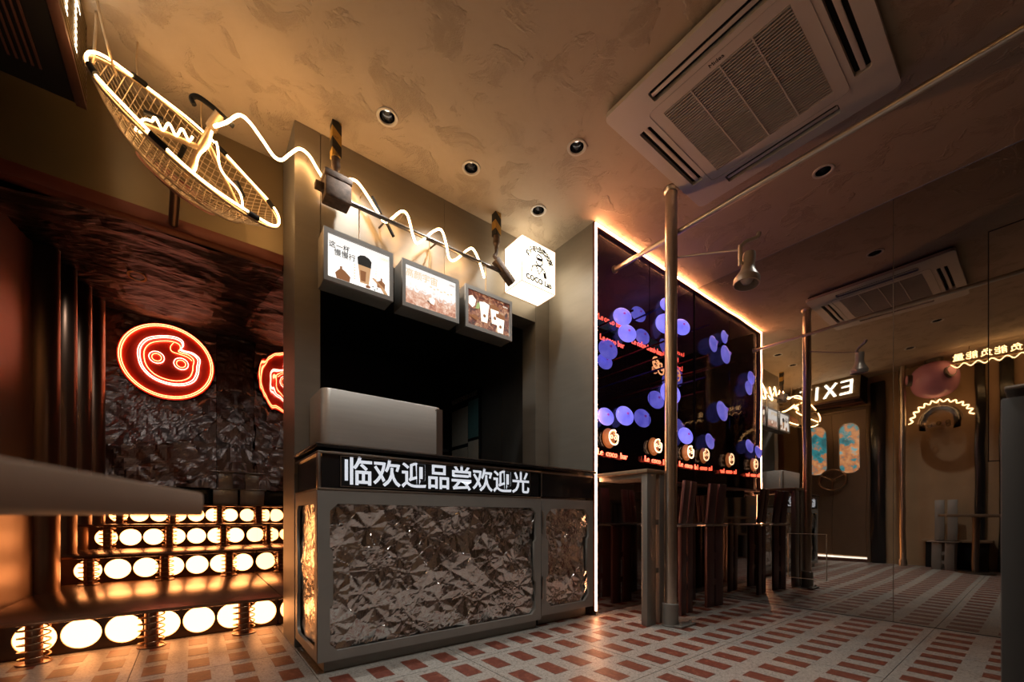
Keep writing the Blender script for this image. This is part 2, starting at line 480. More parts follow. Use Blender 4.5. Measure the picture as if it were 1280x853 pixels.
# ceiling with round openings for the downlights
lights = [at_Z(484, 146, CZ), at_Z(589, 210, CZ), at_Z(721, 184, CZ), at_Z(673, 263, CZ), at_Z(1029, 214, CZ),
          Vector((0.35, 1.10, CZ)), Vector((1.15, 0.75, CZ)), Vector((-0.25, -0.2, CZ))]  # last three downlights are added to light the counter front and room
ceil = struct(plate('ceiling', rect(XL - 0.1, XR, YB - 0.1, 3.06), [circle(p.x, p.y, 0.046) for p in lights],
                    (0, 0, CZ + 0.05), ((1, 0, 0), (0, 1, 0)), 0.10, 'plaster'))
lab = ['recessed downlight in the ceiling between the dish and the first striped hanger',
       'recessed downlight in the ceiling above the middle menu box',
       'recessed downlight in the ceiling between menu boxes and air conditioner',
       'small recessed downlight in the ceiling close to the white lit cube sign',
       'recessed downlight in the ceiling between the long pipe and the mirror wall',
       'added downlight in the ceiling above the open floor before the steps',
       'added downlight in the ceiling near the camera side of the air conditioner',
       'added downlight in the ceiling beside the pink globe']
for p, l in zip(lights, lab):
    t = thing('downlight', l, 'downlight', (p.x, p.y, CZ), 'ceiling downlights')
    MB().lathe([(0.042, 0.002), (0.046, -0.006), (0.058, -0.006), (0.060, 0.0)], p).build('trim_ring', 'ring_white', t, 50)
    MB().lathe([(0.042, 0.0), (0.037, 0.035), (0.026, 0.062), (0.0, 0.066)], p).build('reflector', 'reflector', t, 60)
    MB().lathe([(0.0, 0.044), (0.018, 0.046), (0.022, 0.055), (0.0, 0.06)], p, n=16).build('bulb', 'bulb_dim', t, 60)

# left wall, wall behind
struct(box('wall_left', XL - 0.1, XL, YB - 0.1, 3.0, 0, CZ, 'tan_plaster'))
struct(box('wall_hall_left', XL - 0.1, XL, 3.0, 7.0, 0, 3.4, 'hall_panel'))
struct(box('wall_back', XL - 0.1, XR + 0.1, YB - 0.1, YB, 0, CZ, 'grey_panel'))

# mirror wall
wr = struct(box('wall_right', XR + 0.008, XR + 0.1, YB - 0.1, 3.3, 0, CZ, 'black_matt'))
for y0, y1 in ((0.662, 2.13), (-0.80, 0.658), (YB, -0.804)):
    box('mirror_panel', XR, XR + 0.008, y0, y1, 0.004, CZ - 0.002, 'mirror', wr)
hy0, hy1, hz0, hz1 = -0.5, 0.217, 1.10, 2.55
m = MB()
for a in ((hy0, hy1, hz0, hz0 + 0.005), (hy0, hy1, hz1 - 0.005, hz1), (hy1 - 0.005, hy1, hz0, hz1), (hy0, hy0 + 0.005, hz0, hz1)):
    m.box(XR - 0.004, XR, *a)
m.build('hatch_outline', 'black_matt', wr)
box('mirror_seam', XR - 0.0015, XR, 0.658, 0.662, 0.004, CZ - 0.002, 'dark_pipe', wr)

# counter wall: column, soffit over the serving opening, right jamb
wc = struct(box('wall_counter', 0.46, 0.598, 2.64, 3.0, 0, CZ, 'grey_panel'))
box('soffit', 0.6005, 2.284, 2.64, 2.80, 2.40, CZ, 'bronze_panel', wc)
box('jamb', 2.2865, 2.44, 2.64, 2.80, 0, CZ, 'bronze_panel', wc)
box('column_panel', 0.4605, 0.5965, 2.628, 2.64, 1.0, CZ - 0.002, 'bronze_panel', wc)
box('soffit_panel', 0.6005, 1.42, 2.628, 2.64, 2.40, CZ - 0.002, 'bronze_panel', wc)
box('soffit_panel', 1.423, 2.284, 2.628, 2.64, 2.40, CZ - 0.002, 'bronze_panel', wc)
box('jamb_panel', 2.2865, 2.436, 2.628, 2.64, 0, CZ - 0.002, 'bronze_panel', wc)
struct(box('wall_return', 2.44, 2.466, 2.132, 2.64, 0, CZ, 'bronze_panel'))
# kitchen behind the opening
kb = struct(MB().box(0.60, 2.42, 4.5, 4.56, 0, 2.9).build('wall_kitchen_back', 'kitchen_dark'))
struct(box('wall_kitchen_left', 0.56, 0.60, 3.0, 4.5, 0, 2.9, 'kitchen_dark'))
kr = struct(box('wall_kitchen_right', 2.36, 2.42, 2.80, 4.5, 0, 2.9, 'kitchen_panel'))
struct(box('ceiling_kitchen', 0.60, 2.36, 2.80, 4.5, 2.52, 2.56, 'kitchen_dark'))
box('panel_seam', 2.356, 2.36, 3.20, 3.204, 0.0, 2.5, 'dark_pipe', kr)
box('panel_seam', 2.356, 2.36, 3.80, 3.804, 0.0, 2.5, 'dark_pipe', kr)

# niche behind the dark glass
wn = struct(box('wall_niche', 2.47, XR, 3.25, 3.30, 0, CZ, 'black_matt'))
box('niche_side', 2.466, 2.47, 2.16, 3.25, 0, CZ, 'black_gloss', wn)
box('niche_shelf_floor', 2.47, XR, 2.16, 3.25, 1.0, 1.05, 'black_gloss', wn)
box('lower_panel', 2.466, XR - 0.001, 2.132, 2.16, 0, 1.068, 'black_mirror', wn)
w1 = struct(box('window_1', 2.47, 3.20, 2.138, 2.148, 1.072, CZ - 0.005, 'dark_glass'))
box('pane', 3.203, XR - 0.001, 2.138, 2.148, 1.072, CZ - 0.005, 'dark_glass', w1)
box('niche_mirror', XR - 0.001, XR + 0.007, 2.15, 3.25, 1.05, CZ, 'hall_mirror', wn)

# stair hall
hall_top = lambda y: 2.358 + (y - 3.0) * (3.27 - 2.358) / 3.9
YH = 6.9
def crumple(P, Q, seed, amp, cell):
    rng = np.random.RandomState(seed)
    w, h = P.max() - P.min(), Q.max() - Q.min()
    out = np.zeros_like(P)
    for lev, (c, a) in enumerate(((cell, 1.0), (cell * 0.45, 0.45))):
        n = max(6, int(w * h / (c * c)))
        px = rng.uniform(P.min(), P.max(), n); qx = rng.uniform(Q.min(), Q.max(), n)
        d = np.sqrt((P[..., None] - px) ** 2 + (Q[..., None] - qx) ** 2)
        idx = np.argsort(d, axis=-1)[..., :2]
        f1 = np.take_along_axis(d, idx[..., :1], -1)[..., 0]; f2 = np.take_along_axis(d, idx[..., 1:2], -1)[..., 0]
        near = idx[..., 0]
        ang = np.arctan2(Q - qx[near], P - px[near])
        spokes = rng.randint(5, 9, n)[near]; ph = rng.uniform(0, 6.28, n)[near]
        tri = np.abs(((ang + ph) * spokes / math.pi) % 2 - 1)
        out += a * c * (0.60 * f1 / c + 0.34 * tri * f1 / c + 0.30 * (f2 - f1) / c)
    for k in range(7):
        g = rng.uniform(0, math.pi); fr = rng.uniform(1.2, 4.0)
        s = (P * math.cos(g) + Q * math.sin(g)) * fr / (cell * 4) + rng.uniform(0, 5) + 0.25 * np.sin(6 * P + k) * np.cos(5 * Q)
        out += 0.16 * cell * np.abs(s % 2 - 1)
    out -= out.mean()
    return out * amp
def foil_sheet(name, ori, O, w, h, step, matk, parent, seed, amp, cell, keep=None):
    nx, ny = max(2, int(w / step)), max(2, int(h / step))
    P, Q = np.meshgrid(np.linspace(0, w, nx + 1), np.linspace(0, h, ny + 1))
    Z = crumple(P, Q, seed, amp, cell)
    M = frame_of(ori[0], ori[1], O)
    R, U, Nn = [np.array(M.col[k][:3]) for k in range(3)]
    co = np.array(O)[None, None] + P[..., None] * R + Q[..., None] * U + Z[..., None] * Nn
    vs = co.reshape(-1, 3).tolist()
    fs = []
    for j in range(ny):
        for i in range(nx):
            a = j * (nx + 1) + i
            fs.append((a, a + 1, a + nx + 2)); fs.append((a, a + nx + 2, a + nx + 1))
    b = MB(); b.v = [tuple(p) for p in vs]; b.f = fs
    return b.build(name, matk, parent)
wh = struct(box('wall_hall_back', XL, 0.475, YH + 0.03, YH + 0.1, 0, 3.4, 'black_matt'))
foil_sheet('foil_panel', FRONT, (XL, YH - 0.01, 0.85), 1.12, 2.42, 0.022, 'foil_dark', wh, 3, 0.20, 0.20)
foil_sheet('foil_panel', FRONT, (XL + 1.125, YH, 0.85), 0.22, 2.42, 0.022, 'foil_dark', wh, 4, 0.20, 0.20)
sl = math.atan2(3.27 - 2.358, 3.9)
hc = struct(MB().add([(XL, 3.052, hall_top(3.05) + 0.03), (0.475, 3.052, hall_top(3.05) + 0.03), (0.475, 7.0, hall_top(7.0) + 0.03), (XL, 7.0, hall_top(7.0) + 0.03),
                      (XL, 3.052, CZ + 0.5), (0.475, 3.052, CZ + 0.5), (0.475, 7.0, CZ + 0.6), (XL, 7.0, CZ + 0.6)],
                     [(0, 1, 2, 3), (4, 5, 6, 7), (0, 1, 5, 4), (1, 2, 6, 5), (2, 3, 7, 6), (3, 0, 4, 7)]).build('ceiling_hall', 'black_matt'))
foil_sheet('foil_panel', ((1, 0, 0), (0, -math.cos(sl), -math.sin(sl))), (XL, 3.0 + 3.9, hall_top(6.9)), 1.34, 3.85 / math.cos(sl), 0.03, 'foil_ceiling', hc, 9, 0.14, 0.24)
hm = struct(box('wall_hall_mirror', 0.477, 0.555, 3.0, 7.0, 0, 3.4, 'black_matt'))
for y0, y1 in ((3.003, 4.48), (4.483, 5.60), (5.603, 6.25), (6.253, 6.92)):
    box('mirror_panel', 0.472, 0.477, y0, y1, 0.0, 3.3, 'hall_mirror', hm)
whd = struct(box('wall_header', XL, 0.459, 3.0, 3.04, 2.425, CZ, 'header_bronze'))
struct(box('trim_header', XL, 0.459, 2.975, 3.05, 2.358, 2.425, 'beam_red', None, 0.004))
ds = MB().lathe([(0.06, 0), (0.06, -0.012), (0.045, -0.012), (0.045, 0.0)], (-0.35, 4.4, hall_top(4.4) - 0.012), (0, math.sin(sl), math.cos(sl)))
tag(ds.build('spotlight_ring', 'pipe_metal', None, 50), 'copper ring of a ceiling spotlight in the black foil ceiling over the steps', 'downlight')
# half-round metal pilasters along the left hall wall
for k, (y, x, r) in enumerate(((4.36, -0.865, 0.105), (4.98, -0.87, 0.10), (5.62, -0.87, 0.10), (6.30, -0.86, 0.10))):
    MBp = MB().cyl((x, y, 0.0), (x, y, hall_top(y) + 0.02), r, n=28)
    struct(MBp.build('trim_pilaster', 'hall_metal', None, 40))

# ------------------------------------------------------------------ lit steps
SY = [3.29, 4.70, 5.58, 6.42]
SH = [0.222, 0.450, 0.685, 0.915]
order = ['lowest', 'second', 'third', 'topmost']
disc = None
for k in range(4):
    y, z1 = SY[k], SH[k]; z0 = SH[k - 1] if k else 0.0
    yn = SY[k + 1] + 0.03 if k < 3 else YH - 0.07
    t = thing('lit_step', ['lowest wide step of the stair with round lamps, standing on the tiled floor',
                           'second step up of the stair with a row of round lamps in its riser',
                           'third step up of the stair with a row of round lamps in its riser',
                           'topmost step of the stair with small round lamps below the black bench'][k], 'step', (0, y, z0), 'steps of the stair')
    box('tread', XL + 0.002, 0.470, y - 0.17, yn, z1 - 0.020, z1, 'step_copper', t, 0.003)
    box('riser', XL + 0.002, 0.470, y, y + 0.03, z0, z1 - 0.021, 'riser_dark', t)
    for q in range(7):
        x = -0.665 + 0.174 * q
        zc = (z0 + z1 - 0.02) / 2
        if disc is None:
            disc = MB().lathe([(0.0, 0.006), (0.074, 0.006), (0.080, 0.0), (0.080, -0.004)], (0, 0, 0), (0, -1, 0), 28).build('round_lamp', 'step_lamp', t, 40)
            o = disc
        else: o = link('round_lamp', disc.data, t)
        o.location = (x, y - 0.001, zc)
        ring = MB().lathe([(0.080, 0.0), (0.081, 0.008), (0.085, 0.008), (0.086, 0.0)], (x, y - 0.001, zc), (0, -1, 0), 28).build('lamp_rim', 'coil', o, 40)
    # posts with coil springs
    for x, wh_ in ((-0.645, 'by the pilasters'), (-0.19, 'in the middle'), (0.262, 'by the mirror')):
        sp = thing('spring_post', 'copper post in a wire coil under the front of the %s step, %s' % (order[k], wh_), 'spring', (x, y - 0.115, z0), 'spring posts under the %s step' % order[k])
        MB().cyl((x, y - 0.115, z0 + 0.001), (x, y - 0.115, z1 - 0.021), 0.032, n=20).build('post', 'copper_post', sp, 40)
        turns = 5.2; hh = z1 - z0 - 0.034
        pts = []
        for i in range(int(turns * 18) + 1):
            g = i / 18 * 2 * math.pi
            pts.append((x + 0.058 * math.cos(g), y - 0.115 + 0.058 * math.sin(g) * 0.95, z0 + 0.006 + hh * i / (turns * 18)))
        MB().tube(pts, 0.0042, 6).build('coil', 'coil', sp, 60)
        MB().lathe([(0.066, 0.0), (0.066, 0.006), (0.0, 0.007)], (x, y - 0.115, z0 + 0.0005), (0, 0, 1), 24).build('foot_plate', 'copper_post', sp, 40)
bb = thing('long_bench', 'long black bench box standing on the topmost step before the foil wall', 'bench', (0, 6.6, SH[3]))
box('bench_body', XL + 0.05, 0.465, 6.58, 6.83, SH[3], SH[3] + 0.21, 'black_gloss', bb, 0.004)
box('bench_top', XL + 0.05, 0.465, 6.565, 6.83, SH[3] + 0.211, SH[3] + 0.225, 'black_matt', bb, 0.002)
ib = thing('metal_stool', 'brushed steel stool shaped like an upright I beam on the topmost step', 'stool', (0.33, 6.46, SH[3]))
box('lower_block', 0.20, 0.46, 6.40, 6.52, SH[3] + 0.001, SH[3] + 0.20, 'steel', ib, 0.003)
box('lower_flange', 0.17, 0.468, 6.38, 6.54, SH[3] + 0.201, SH[3] + 0.212, 'steel', ib, 0.002)
box('web', 0.255, 0.405, 6.42, 6.50, SH[3] + 0.213, SH[3] + 0.42, 'steel', ib, 0.002)
box('top_flange', 0.17, 0.468, 6.38, 6.54, SH[3] + 0.421, SH[3] + 0.433, 'steel', ib, 0.002)

# round neon sign with the shop's emblem on the foil wall
def neon_emblem(parent, C, s, ori, thick, ring=True, names=('neon_orange', 'neon_white')):
    R, U = Vector(ori[0]), Vector(ori[1]); Nn = R.cross(U)
    def pt(x, y, d=0.0): return Vector(C) + R * x * s + U * y * s + Nn * d
    if ring:
        for rr in (1.0, 0.955):
            MB().tube([pt(rr * math.cos(a), rr * math.sin(a), 0.03) for a in np.linspace(0, 2 * math.pi, 61)[:-1]], thick, 6, True).build('outer_ring', names[0], parent, 60)
    head = [(-0.62, 0.0), (-0.60, 0.28), (-0.45, 0.52), (-0.18, 0.66), (0.12, 0.72), (0.30, 0.66), (0.33, 0.52), (0.28, 0.42), (0.36, 0.38), (0.55, 0.36),
            (0.70, 0.22), (0.68, 0.0), (0.66, -0.22), (0.56, -0.45), (0.32, -0.60), (0.0, -0.63), (-0.32, -0.53), (-0.54, -0.30)]
    for sc, mt in ((1.0, names[1]), (0.93, names[1]), (0.80, names[0])):
        p = smooth_path([pt(x * sc, y * sc, 0.035) for x, y in head], 4, True)
        MB().tube(p, thick, 6, True).build('face_outline', mt, parent, 60)
    curl = smooth_path([pt(x, y, 0.035) for x, y in ((0.12, 0.55), (0.05, 0.42), (0.08, 0.30), (0.25, 0.26), (0.42, 0.22), (0.52, 0.14))], 5)
    MB().tube(curl, thick * 0.8, 6).build('curl', names[0], parent, 60)
    for ex, ey in ((-0.24, 0.06), (0.28, 0.0)):
        for rr, mt in ((0.16, names[1]), (0.10, names[0])):
            MB().tube([pt(ex + rr * math.cos(a), ey + rr * math.sin(a), 0.035) for a in np.linspace(0, 2 * math.pi, 25)[:-1]], thick * 0.8, 6, True).build('eye_ring', mt, parent, 60)
NC = (-0.25, YH - 0.03, H + 2.0)
ns = thing('neon_sign', 'large round red neon sign with a smiling emblem on the crumpled foil wall', 'neon sign', NC)
MB().cyl((NC[0], YH - 0.045, NC[2]), (NC[0], YH - 0.065, NC[2]), 0.48, n=64).build('disc', 'red_disc', ns, 40)
neon_emblem(ns, (NC[0], YH - 0.055, NC[2]), 0.46, FRONT, 0.0052)

# ------------------------------------------------------------------ counter
def notch_poly(x0, x1, y0, y1, c=0.035, n=0.014):
    ym = (y0 + y1) / 2; a = (y1 - y0) * 0.20
    p = [(x0 + c, y0), (x1 - c, y0), (x1, y0 + c * 1.0)]
    p += [(x1, ym - a), (x1 - n, ym - a + n), (x1 - n, ym + a - n), (x1, ym + a)]
    p += [(x1, y1 - c), (x1 - c, y1), (x0 + c, y1), (x0, y1 - c)]
    p += [(x0, ym + a), (x0 + n, ym + a - n), (x0 + n, ym - a + n), (x0, ym - a), (x0, y0 + c)]
    return p
CX0, CX1, CY0, CY1, CH = 0.463, 1.868, 2.09, 2.625, 1.10
ct = thing('service_counter', 'long serving counter with a crumpled silver foil front and a lit text display', 'counter', (1.17, 2.36, 0))
box('body', CX0 + 0.075, CX1 - 0.003, CY0 + 0.075, CY1, 0.055, CH - 0.02, 'counter_metal', ct)
box('plinth', CX0 + 0.035, CX1 - 0.02, CY0 + 0.03, CY1, 0.0015, 0.055, 'table_metal', ct)
w = CX1 - CX0
plate('front_frame', rect(0, w, 0, 0.82), [notch_poly(0.055, w - 0.045, 0.045, 0.755)], (CX0, CY0 + 0.010, 0.058), FRONT, 0.020, 'counter_metal', ct)
foil_sheet('front_foil', FRONT, (CX0 + 0.02, CY0 + 0.038, 0.070), w - 0.03, 0.80, 0.0060, 'foil', ct, 21, 0.25, 0.115)
box('upper_panel', CX0 + 0.021, CX1 - 0.012, CY0 + 0.012, CY0 + 0.075, 0.892, 1.052, 'black_gloss', ct)
box('upper_trim', CX0, CX1, CY0, CY0 + 0.03, 1.053, 1.064, 'steel', ct, 0.002)
box('lower_trim', CX0, CX1, CY0 - 0.003, CY0 + 0.03, 0.879, 0.888, 'steel', ct, 0.002)
box('corner_trim', CX0, CX0 + 0.014, CY0 + 0.001, CY0 + 0.03, 0.889, 1.052, 'steel', ct, 0.002)
dsp = box('display', 0.566, 1.774, CY0 + 0.004, CY0 + 0.0115, 0.897, 1.048, 'black_matt', ct)
m = MB()
for a in ((0.566, 1.774, 1.0445, 1.048), (0.566, 1.774, 0.897, 0.9005), (0.566, 0.5695, 0.9005, 1.0445), (1.7705, 1.774, 0.9005, 1.0445)): m.box(a[0], a[1], CY0 + 0.001, CY0 + 0.0045, a[2], a[3])
m.build('display_bezel', 'steel', dsp)
text('display_text', '临欢迎品尝欢迎光', 0.149, (1.172, CY0 + 0.0025, 0.967), FRONT, 'led_dot', dsp, 0.0008, 0, 0.0022)
# left end
plate('end_frame', rect(0, 0.53, 0, 0.82), [notch_poly(0.05, 0.48, 0.045, 0.755)], (CX0 + 0.008, CY1, 0.058), ((0, -1, 0), (0, 0, 1)), 0.016, 'counter_metal', ct)
foil_sheet('end_foil', ((0, -1, 0), (0, 0, 1)), (CX0 + 0.0215, CY1 - 0.008, 0.070), 0.51, 0.80, 0.007, 'foil', ct, 22, 0.10, 0.10)
box('end_upper_panel', CX0 + 0.012, CX0 + 0.075, CY0 + 0.076, CY1 - 0.004, 0.892, 1.052, 'black_gloss', ct)
box('end_trim', CX0 + 0.001, CX0 + 0.02, CY0 + 0.031, CY1, 1.053, 1.064, 'steel', ct)
box('end_trim', CX0 + 0.001, CX0 + 0.02, CY0 + 0.031, CY1, 0.879, 0.888, 'steel', ct)
# end unit
u0, u1 = 1.880, 2.405
cu = thing('counter_end_unit', 'narrow counter cupboard with a foil door beside the glowing frame', 'counter', (2.14, 2.36, 0))
box('body', u0, u1, CY0 + 0.085, CY1, 0.075, CH - 0.02, 'counter_metal', cu)
box('plinth', u0 + 0.02, u1 - 0.02, CY0 + 0.07, CY1, 0.0015, 0.075, 'table_metal', cu)
dr = plate('door', rect(0, u1 - u0, 0, 0.80), [notch_poly(0.045, u1 - u0 - 0.045, 0.05, 0.735, 0.05, 0.018)], (u0, CY0 + 0.020, 0.078), FRONT, 0.020, 'counter_metal', cu)
foil_sheet('door_foil', FRONT, (u0 + 0.01, CY0 + 0.048, 0.09), u1 - u0 - 0.02, 0.78, 0.0060, 'foil', dr, 23, 0.25, 0.115)
for hz in (0.27, 0.72): box('handle', u0 - 0.004, u0 + 0.007, CY0 - 0.004, CY0 + 0.009, hz - 0.075, hz + 0.075, 'steel', dr, 0.002)
box('upper_panel', u0 + 0.012, u1 - 0.012, CY0 + 0.016, CY0 + 0.085, 0.895, 1.052, 'black_gloss', cu)
box('upper_trim', u0, u1, CY0 + 0.012, CY0 + 0.035, 1.053, 1.064, 'steel', cu, 0.002)
box('side_trim', u0, u0 + 0.010, CY0 + 0.014, CY0 + 0.035, 0.895, 1.052, 'steel', cu, 0.002)
tp = thing('countertop', 'thin dark worktop with a bright metal edge lying on the serving counter', 'worktop', (1.4, 2.36, 1.08))
box('slab', CX0 - 0.008, 2.43, CY0 - 0.008, CY1, 1.0805, 1.096, 'black_gloss', tp, 0.002)
m = MB().box(CX0 - 0.010, 2.43, CY0 - 0.010, CY0 - 0.0083, 1.096, 1.101).box(CX0 - 0.010, CX0 - 0.0083, CY0 - 0.010, CY1, 1.096, 1.101)
m.build('edge_strip', 'steel', tp)
# stainless machine on the counter
mc = thing('metal_housing', 'brushed stainless steel equipment housing with rounded corners on the counter', 'machine', (0.88, 2.46, 1.097))
pl = rrect(0.53, 1.23, 2.30, 2.618, 0.045, 6)
MB().prism(pl, (0, 0, 1.0965), (1, 0, 0), (0, 1, 0), (0, 0, 1), 0.335).build('shell', 'brushed_box', mc, 40, 0.006)
box('corner_strip', 1.19, 1.2315, 2.2985, 2.301, 1.10, 1.42, 'steel', mc)
MB().cyl((1.185, 2.299, 1.41), (1.185, 2.297, 1.41), 0.003, n=10).build('rivet', 'black_matt', mc)

# papers in the kitchen
nb = thing('notice_board', 'dim notice board with framed certificates on the dark kitchen side wall', 'notice board', (2.34, 3.75, 1.3))
WSD = ((0, -1, 0), (0, 0, 1))           # a face looking to -X
box('board', 2.348, 2.355, 3.56, 4.22, 1.20, 2.12, 'black_gloss', nb)
for y, z, a, b, mt in ((3.98, 1.76, 0.17, 0.20, 'paper'), (3.70, 1.80, 0.10, 0.20, 'paper_teal'), (3.98, 1.40, 0.17, 0.12, 'paper'), (3.70, 1.42, 0.10, 0.15, 'paper')):
    box('paper_sheet', 2.344, 2.3475, y - a, y + a, z - b, z + b, mt, nb)
text('board_title', '食品安全信息公示栏', 0.06, (2.346, 3.89, 2.06), WSD, 'paper', nb, 0.001)
ks = thing('kitchen_shelf', 'dim stacked boxes on a shelf at the back of the dark kitchen', 'shelf', (1.9, 4.35, 1.5))
box('board', 1.2, 2.3, 4.15, 4.498, 1.50, 1.53, 'kitchen_panel', ks)
box('blue_box', 1.75, 2.25, 4.2, 4.45, 1.531, 1.66, 'paper_teal', ks)
box('grey_box', 1.78, 2.2, 4.2, 4.45, 1.661, 1.82, 'kitchen_panel', ks)
MB().lathe([(0.05, 0), (0.05, -0.01), (0.038, -0.01), (0.036, 0.0)], (1.55, 3.30, 2.519)).build('kd', 'ring_white')
kd = bpy.data.objects['kd']; kd.name = 'kitchen_downlight'
tag(kd, 'small downlight ring in the dark kitchen ceiling', 'downlight')
KLIGHT = (1.55, 3.30, 2.49)
kbulb = MB().lathe([(0.0, -0.004), (0.022, -0.004), (0.024, 0.0)], (1.55, 3.30, 2.5195)).build('bulb', 'bulb_dim', kd)

# ------------------------------------------------------------------ menu light boxes, pipe, hangers
PY, PZ = 2.50, 2.60
pipe = thing('hanging_pipe', 'grey steel pipe hung below the ceiling along the counter wall', 'pipe', (1.24, PY, PZ))
MB().cyl((0.575, PY, PZ), (1.93, PY, PZ), 0.013, n=16).build('tube', 'dark_pipe', pipe, 40)
for x in (0.95, 1.30): MB().cyl((x, PY, PZ), (x, 2.628, PZ + 0.02), 0.006, n=8).build('wall_stud', 'dark_pipe', pipe, 40)
def hanger(x, label, big):
    t = thing('striped_hanger', label, 'hanger', (x, PY + 0.015, CZ))
    y = PY + 0.015
    box('striped_post', x - 0.026, x + 0.026, y - 0.026, y + 0.026, CZ - (0.20 if big else 0.17), CZ - 0.001, 'hazard', t, 0.003)
    z0 = CZ - (0.20 if big else 0.17)
    MB().lathe([(0.024, 0), (0.026, -0.05), (0.020, -0.065), (0.014, -0.07), (0.014, -0.10)], (x, y, z0)).build('neck', 'rusty', t, 50)
    if big:
        box('clamp_block', x - 0.072, x + 0.072, PY - 0.05, PY + 0.05, PZ - 0.045, PZ + 0.10, 'rusty', t, 0.010)
        box('clamp_lid', x - 0.076, x + 0.076, PY - 0.054, PY + 0.054, PZ + 0.066, PZ + 0.105, 'rusty', t, 0.006)
        box('clamp_lever', x - 0.115, x - 0.07, PY - 0.02, PY + 0.02, PZ + 0.0, PZ + 0.035, 'rusty', t, 0.004)
    else:
        MB().tube(smooth_path([(x, y, z0 - 0.10), (x - 0.01, y - 0.01, z0 - 0.14), (x - 0.03, PY, z0 - 0.17), (x - 0.005, PY - 0.02, z0 - 0.20)], 5), 0.013, 8).build('hook', 'rusty', t, 60)
        M = Matrix.Translation((x + 0.05, PY - 0.01, PZ + 0.0)) @ Matrix.Rotation(math.radians(38), 4, 'Y')
        box('clamp_plate', -0.10, 0.10, -0.03, 0.03, -0.022, 0.022, 'rusty', t, 0.005, M)
hanger(0.655, 'worn black and yellow striped hanger with a rusty clamp block beside the column', True)
hanger(1.80, 'worn black and yellow striped hanger with a hook next to the white cube sign', False)
MY0, MY1, MZ0, MZ1 = 2.42, 2.56, 2.06, 2.353
menus = []
for k, (x0, x1) in enumerate(((0.567, 0.962), (1.020, 1.422), (1.473, 1.874))):
    t = thing('menu_light_box', ['hanging lit menu box with a tall iced drink on white, nearest the column',
                                 'hanging lit menu box with pink toast below pale lettering, middle of the row',
                                 'hanging lit menu box with three white cups among beans, next to the cube sign'][k], 'light box', ((x0 + x1) / 2, 2.49, MZ0), 'menu light boxes over the counter')
    plate('bezel', rect(0, x1 - x0, 0, MZ1 - MZ0), [rect(0.022, x1 - x0 - 0.022, 0.026, MZ1 - MZ0 - 0.026)], (x0, MY0 + 0.008, MZ0), FRONT, 0.016, 'counter_metal', t)
    box('housing', x0 + 0.002, x1 - 0.002, MY0 + 0.0165, MY1, MZ0 + 0.002, MZ1 - 0.002, 'table_metal', t, 0.002)
    sc = box('screen', x0 + 0.022, x1 - 0.022, MY0 + 0.010, MY0 + 0.0162, MZ0 + 0.026, MZ1 - 0.026, ['menu_white', 'print_toast', 'print_beans'][k], t)
    for rx in (0.30, 0.70):
        x = x0 + (x1 - x0) * rx
        if (k, rx) in ((0, 0.70), (1, 0.70), (2, 0.70)): MB().cyl((x - 0.06, PY, PZ - 0.012), (x - 0.06, PY, MZ1 - 0.002), 0.004, n=8).build('rod', 'pipe_metal', t, 40)
    menus.append((sc, x0, x1))
yp = MY0 + 0.0095
def flat(parent, name, poly, x, z, mt, d=0.0):
    MB().prism(poly, (x, yp - d, z), (1, 0, 0), (0, 0, 1), (0, -1, 0), 0.0006).build(name, mt, parent)
sc, x0, x1 = menus[0]
text('title', '这一杯', 0.038, (x0 + 0.085, yp - 0.0005, MZ1 - 0.082), FRONT, 'ink_dark', sc, 0.0004, 0, 0.0003)
text('title', '慢慢行', 0.040, (x0 + 0.115, yp - 0.0005, MZ1 - 0.118), FRONT, 'ink_dark', sc, 0.0004, 0, 0.0003)
flat(sc, 'cup', [(0, 0), (0.05, 0), (0.066, 0.135), (-0.016, 0.135)], x0 + 0.20, MZ0 + 0.055, 'ink_tan')
flat(sc, 'cup_drink', [(0.004, 0.01), (0.03, 0.01), (0.034, 0.07), (0.0, 0.07)], x0 + 0.20, MZ0 + 0.055, 'ink_brown', 0.0007)
flat(sc, 'cup_topping', [(-0.013, 0.10), (0.063, 0.10), (0.066, 0.14), (0.05, 0.155), (0.025, 0.162), (0.0, 0.155), (-0.016, 0.14)], x0 + 0.20, MZ0 + 0.055, 'ink_dark', 0.0007)
flat(sc, 'house', [(0, 0), (0.07, 0), (0.075, 0.03), (0.045, 0.055), (0.03, 0.062), (0.03, 0.075), (0.018, 0.075), (0.018, 0.06), (-0.008, 0.03)], x0 + 0.07, MZ0 + 0.032, 'ink_brown')
flat(sc, 'mill', [(0, 0), (0.045, 0), (0.048, 0.03), (0.03, 0.045), (0.03, 0.06), (0.02, 0.06), (0.02, 0.045), (-0.004, 0.03)], x0 + 0.30, MZ0 + 0.06, 'ink_brown')
flat(sc, 'rail_track', [(0.0, 0.075), (0.012, 0.078), (0.07, 0.04), (0.10, 0.0), (0.075, 0.0), (0.05, 0.035)], x0 + 0.268, MZ0 + 0.028, 'ink_tan')
flat(sc, 'beans', [(0, 0), (0.02, 0.002), (0.026, 0.012), (0.01, 0.02), (-0.004, 0.012)], x0 + 0.235, MZ0 + 0.034, 'ink_brown')
for x, z in ((0.29, 0.034), (0.305, 0.046), (0.28, 0.05)): flat(sc, 'crumb', rect(0, 0.008, 0, 0.006), x0 + x - 0.01, MZ0 + z, 'ink_dark', 0.0008)
for zz in range(6):
    flat(sc, 'caption', rect(0, 0.006, 0, 0.007), x0 + 0.165, MZ0 + 0.06 + 0.016 * zz, 'ink_gold'); flat(sc, 'caption', rect(0, 0.005, 0, 0.007), x0 + 0.29, MZ0 + 0.10 + 0.016 * zz, 'ink_gold')
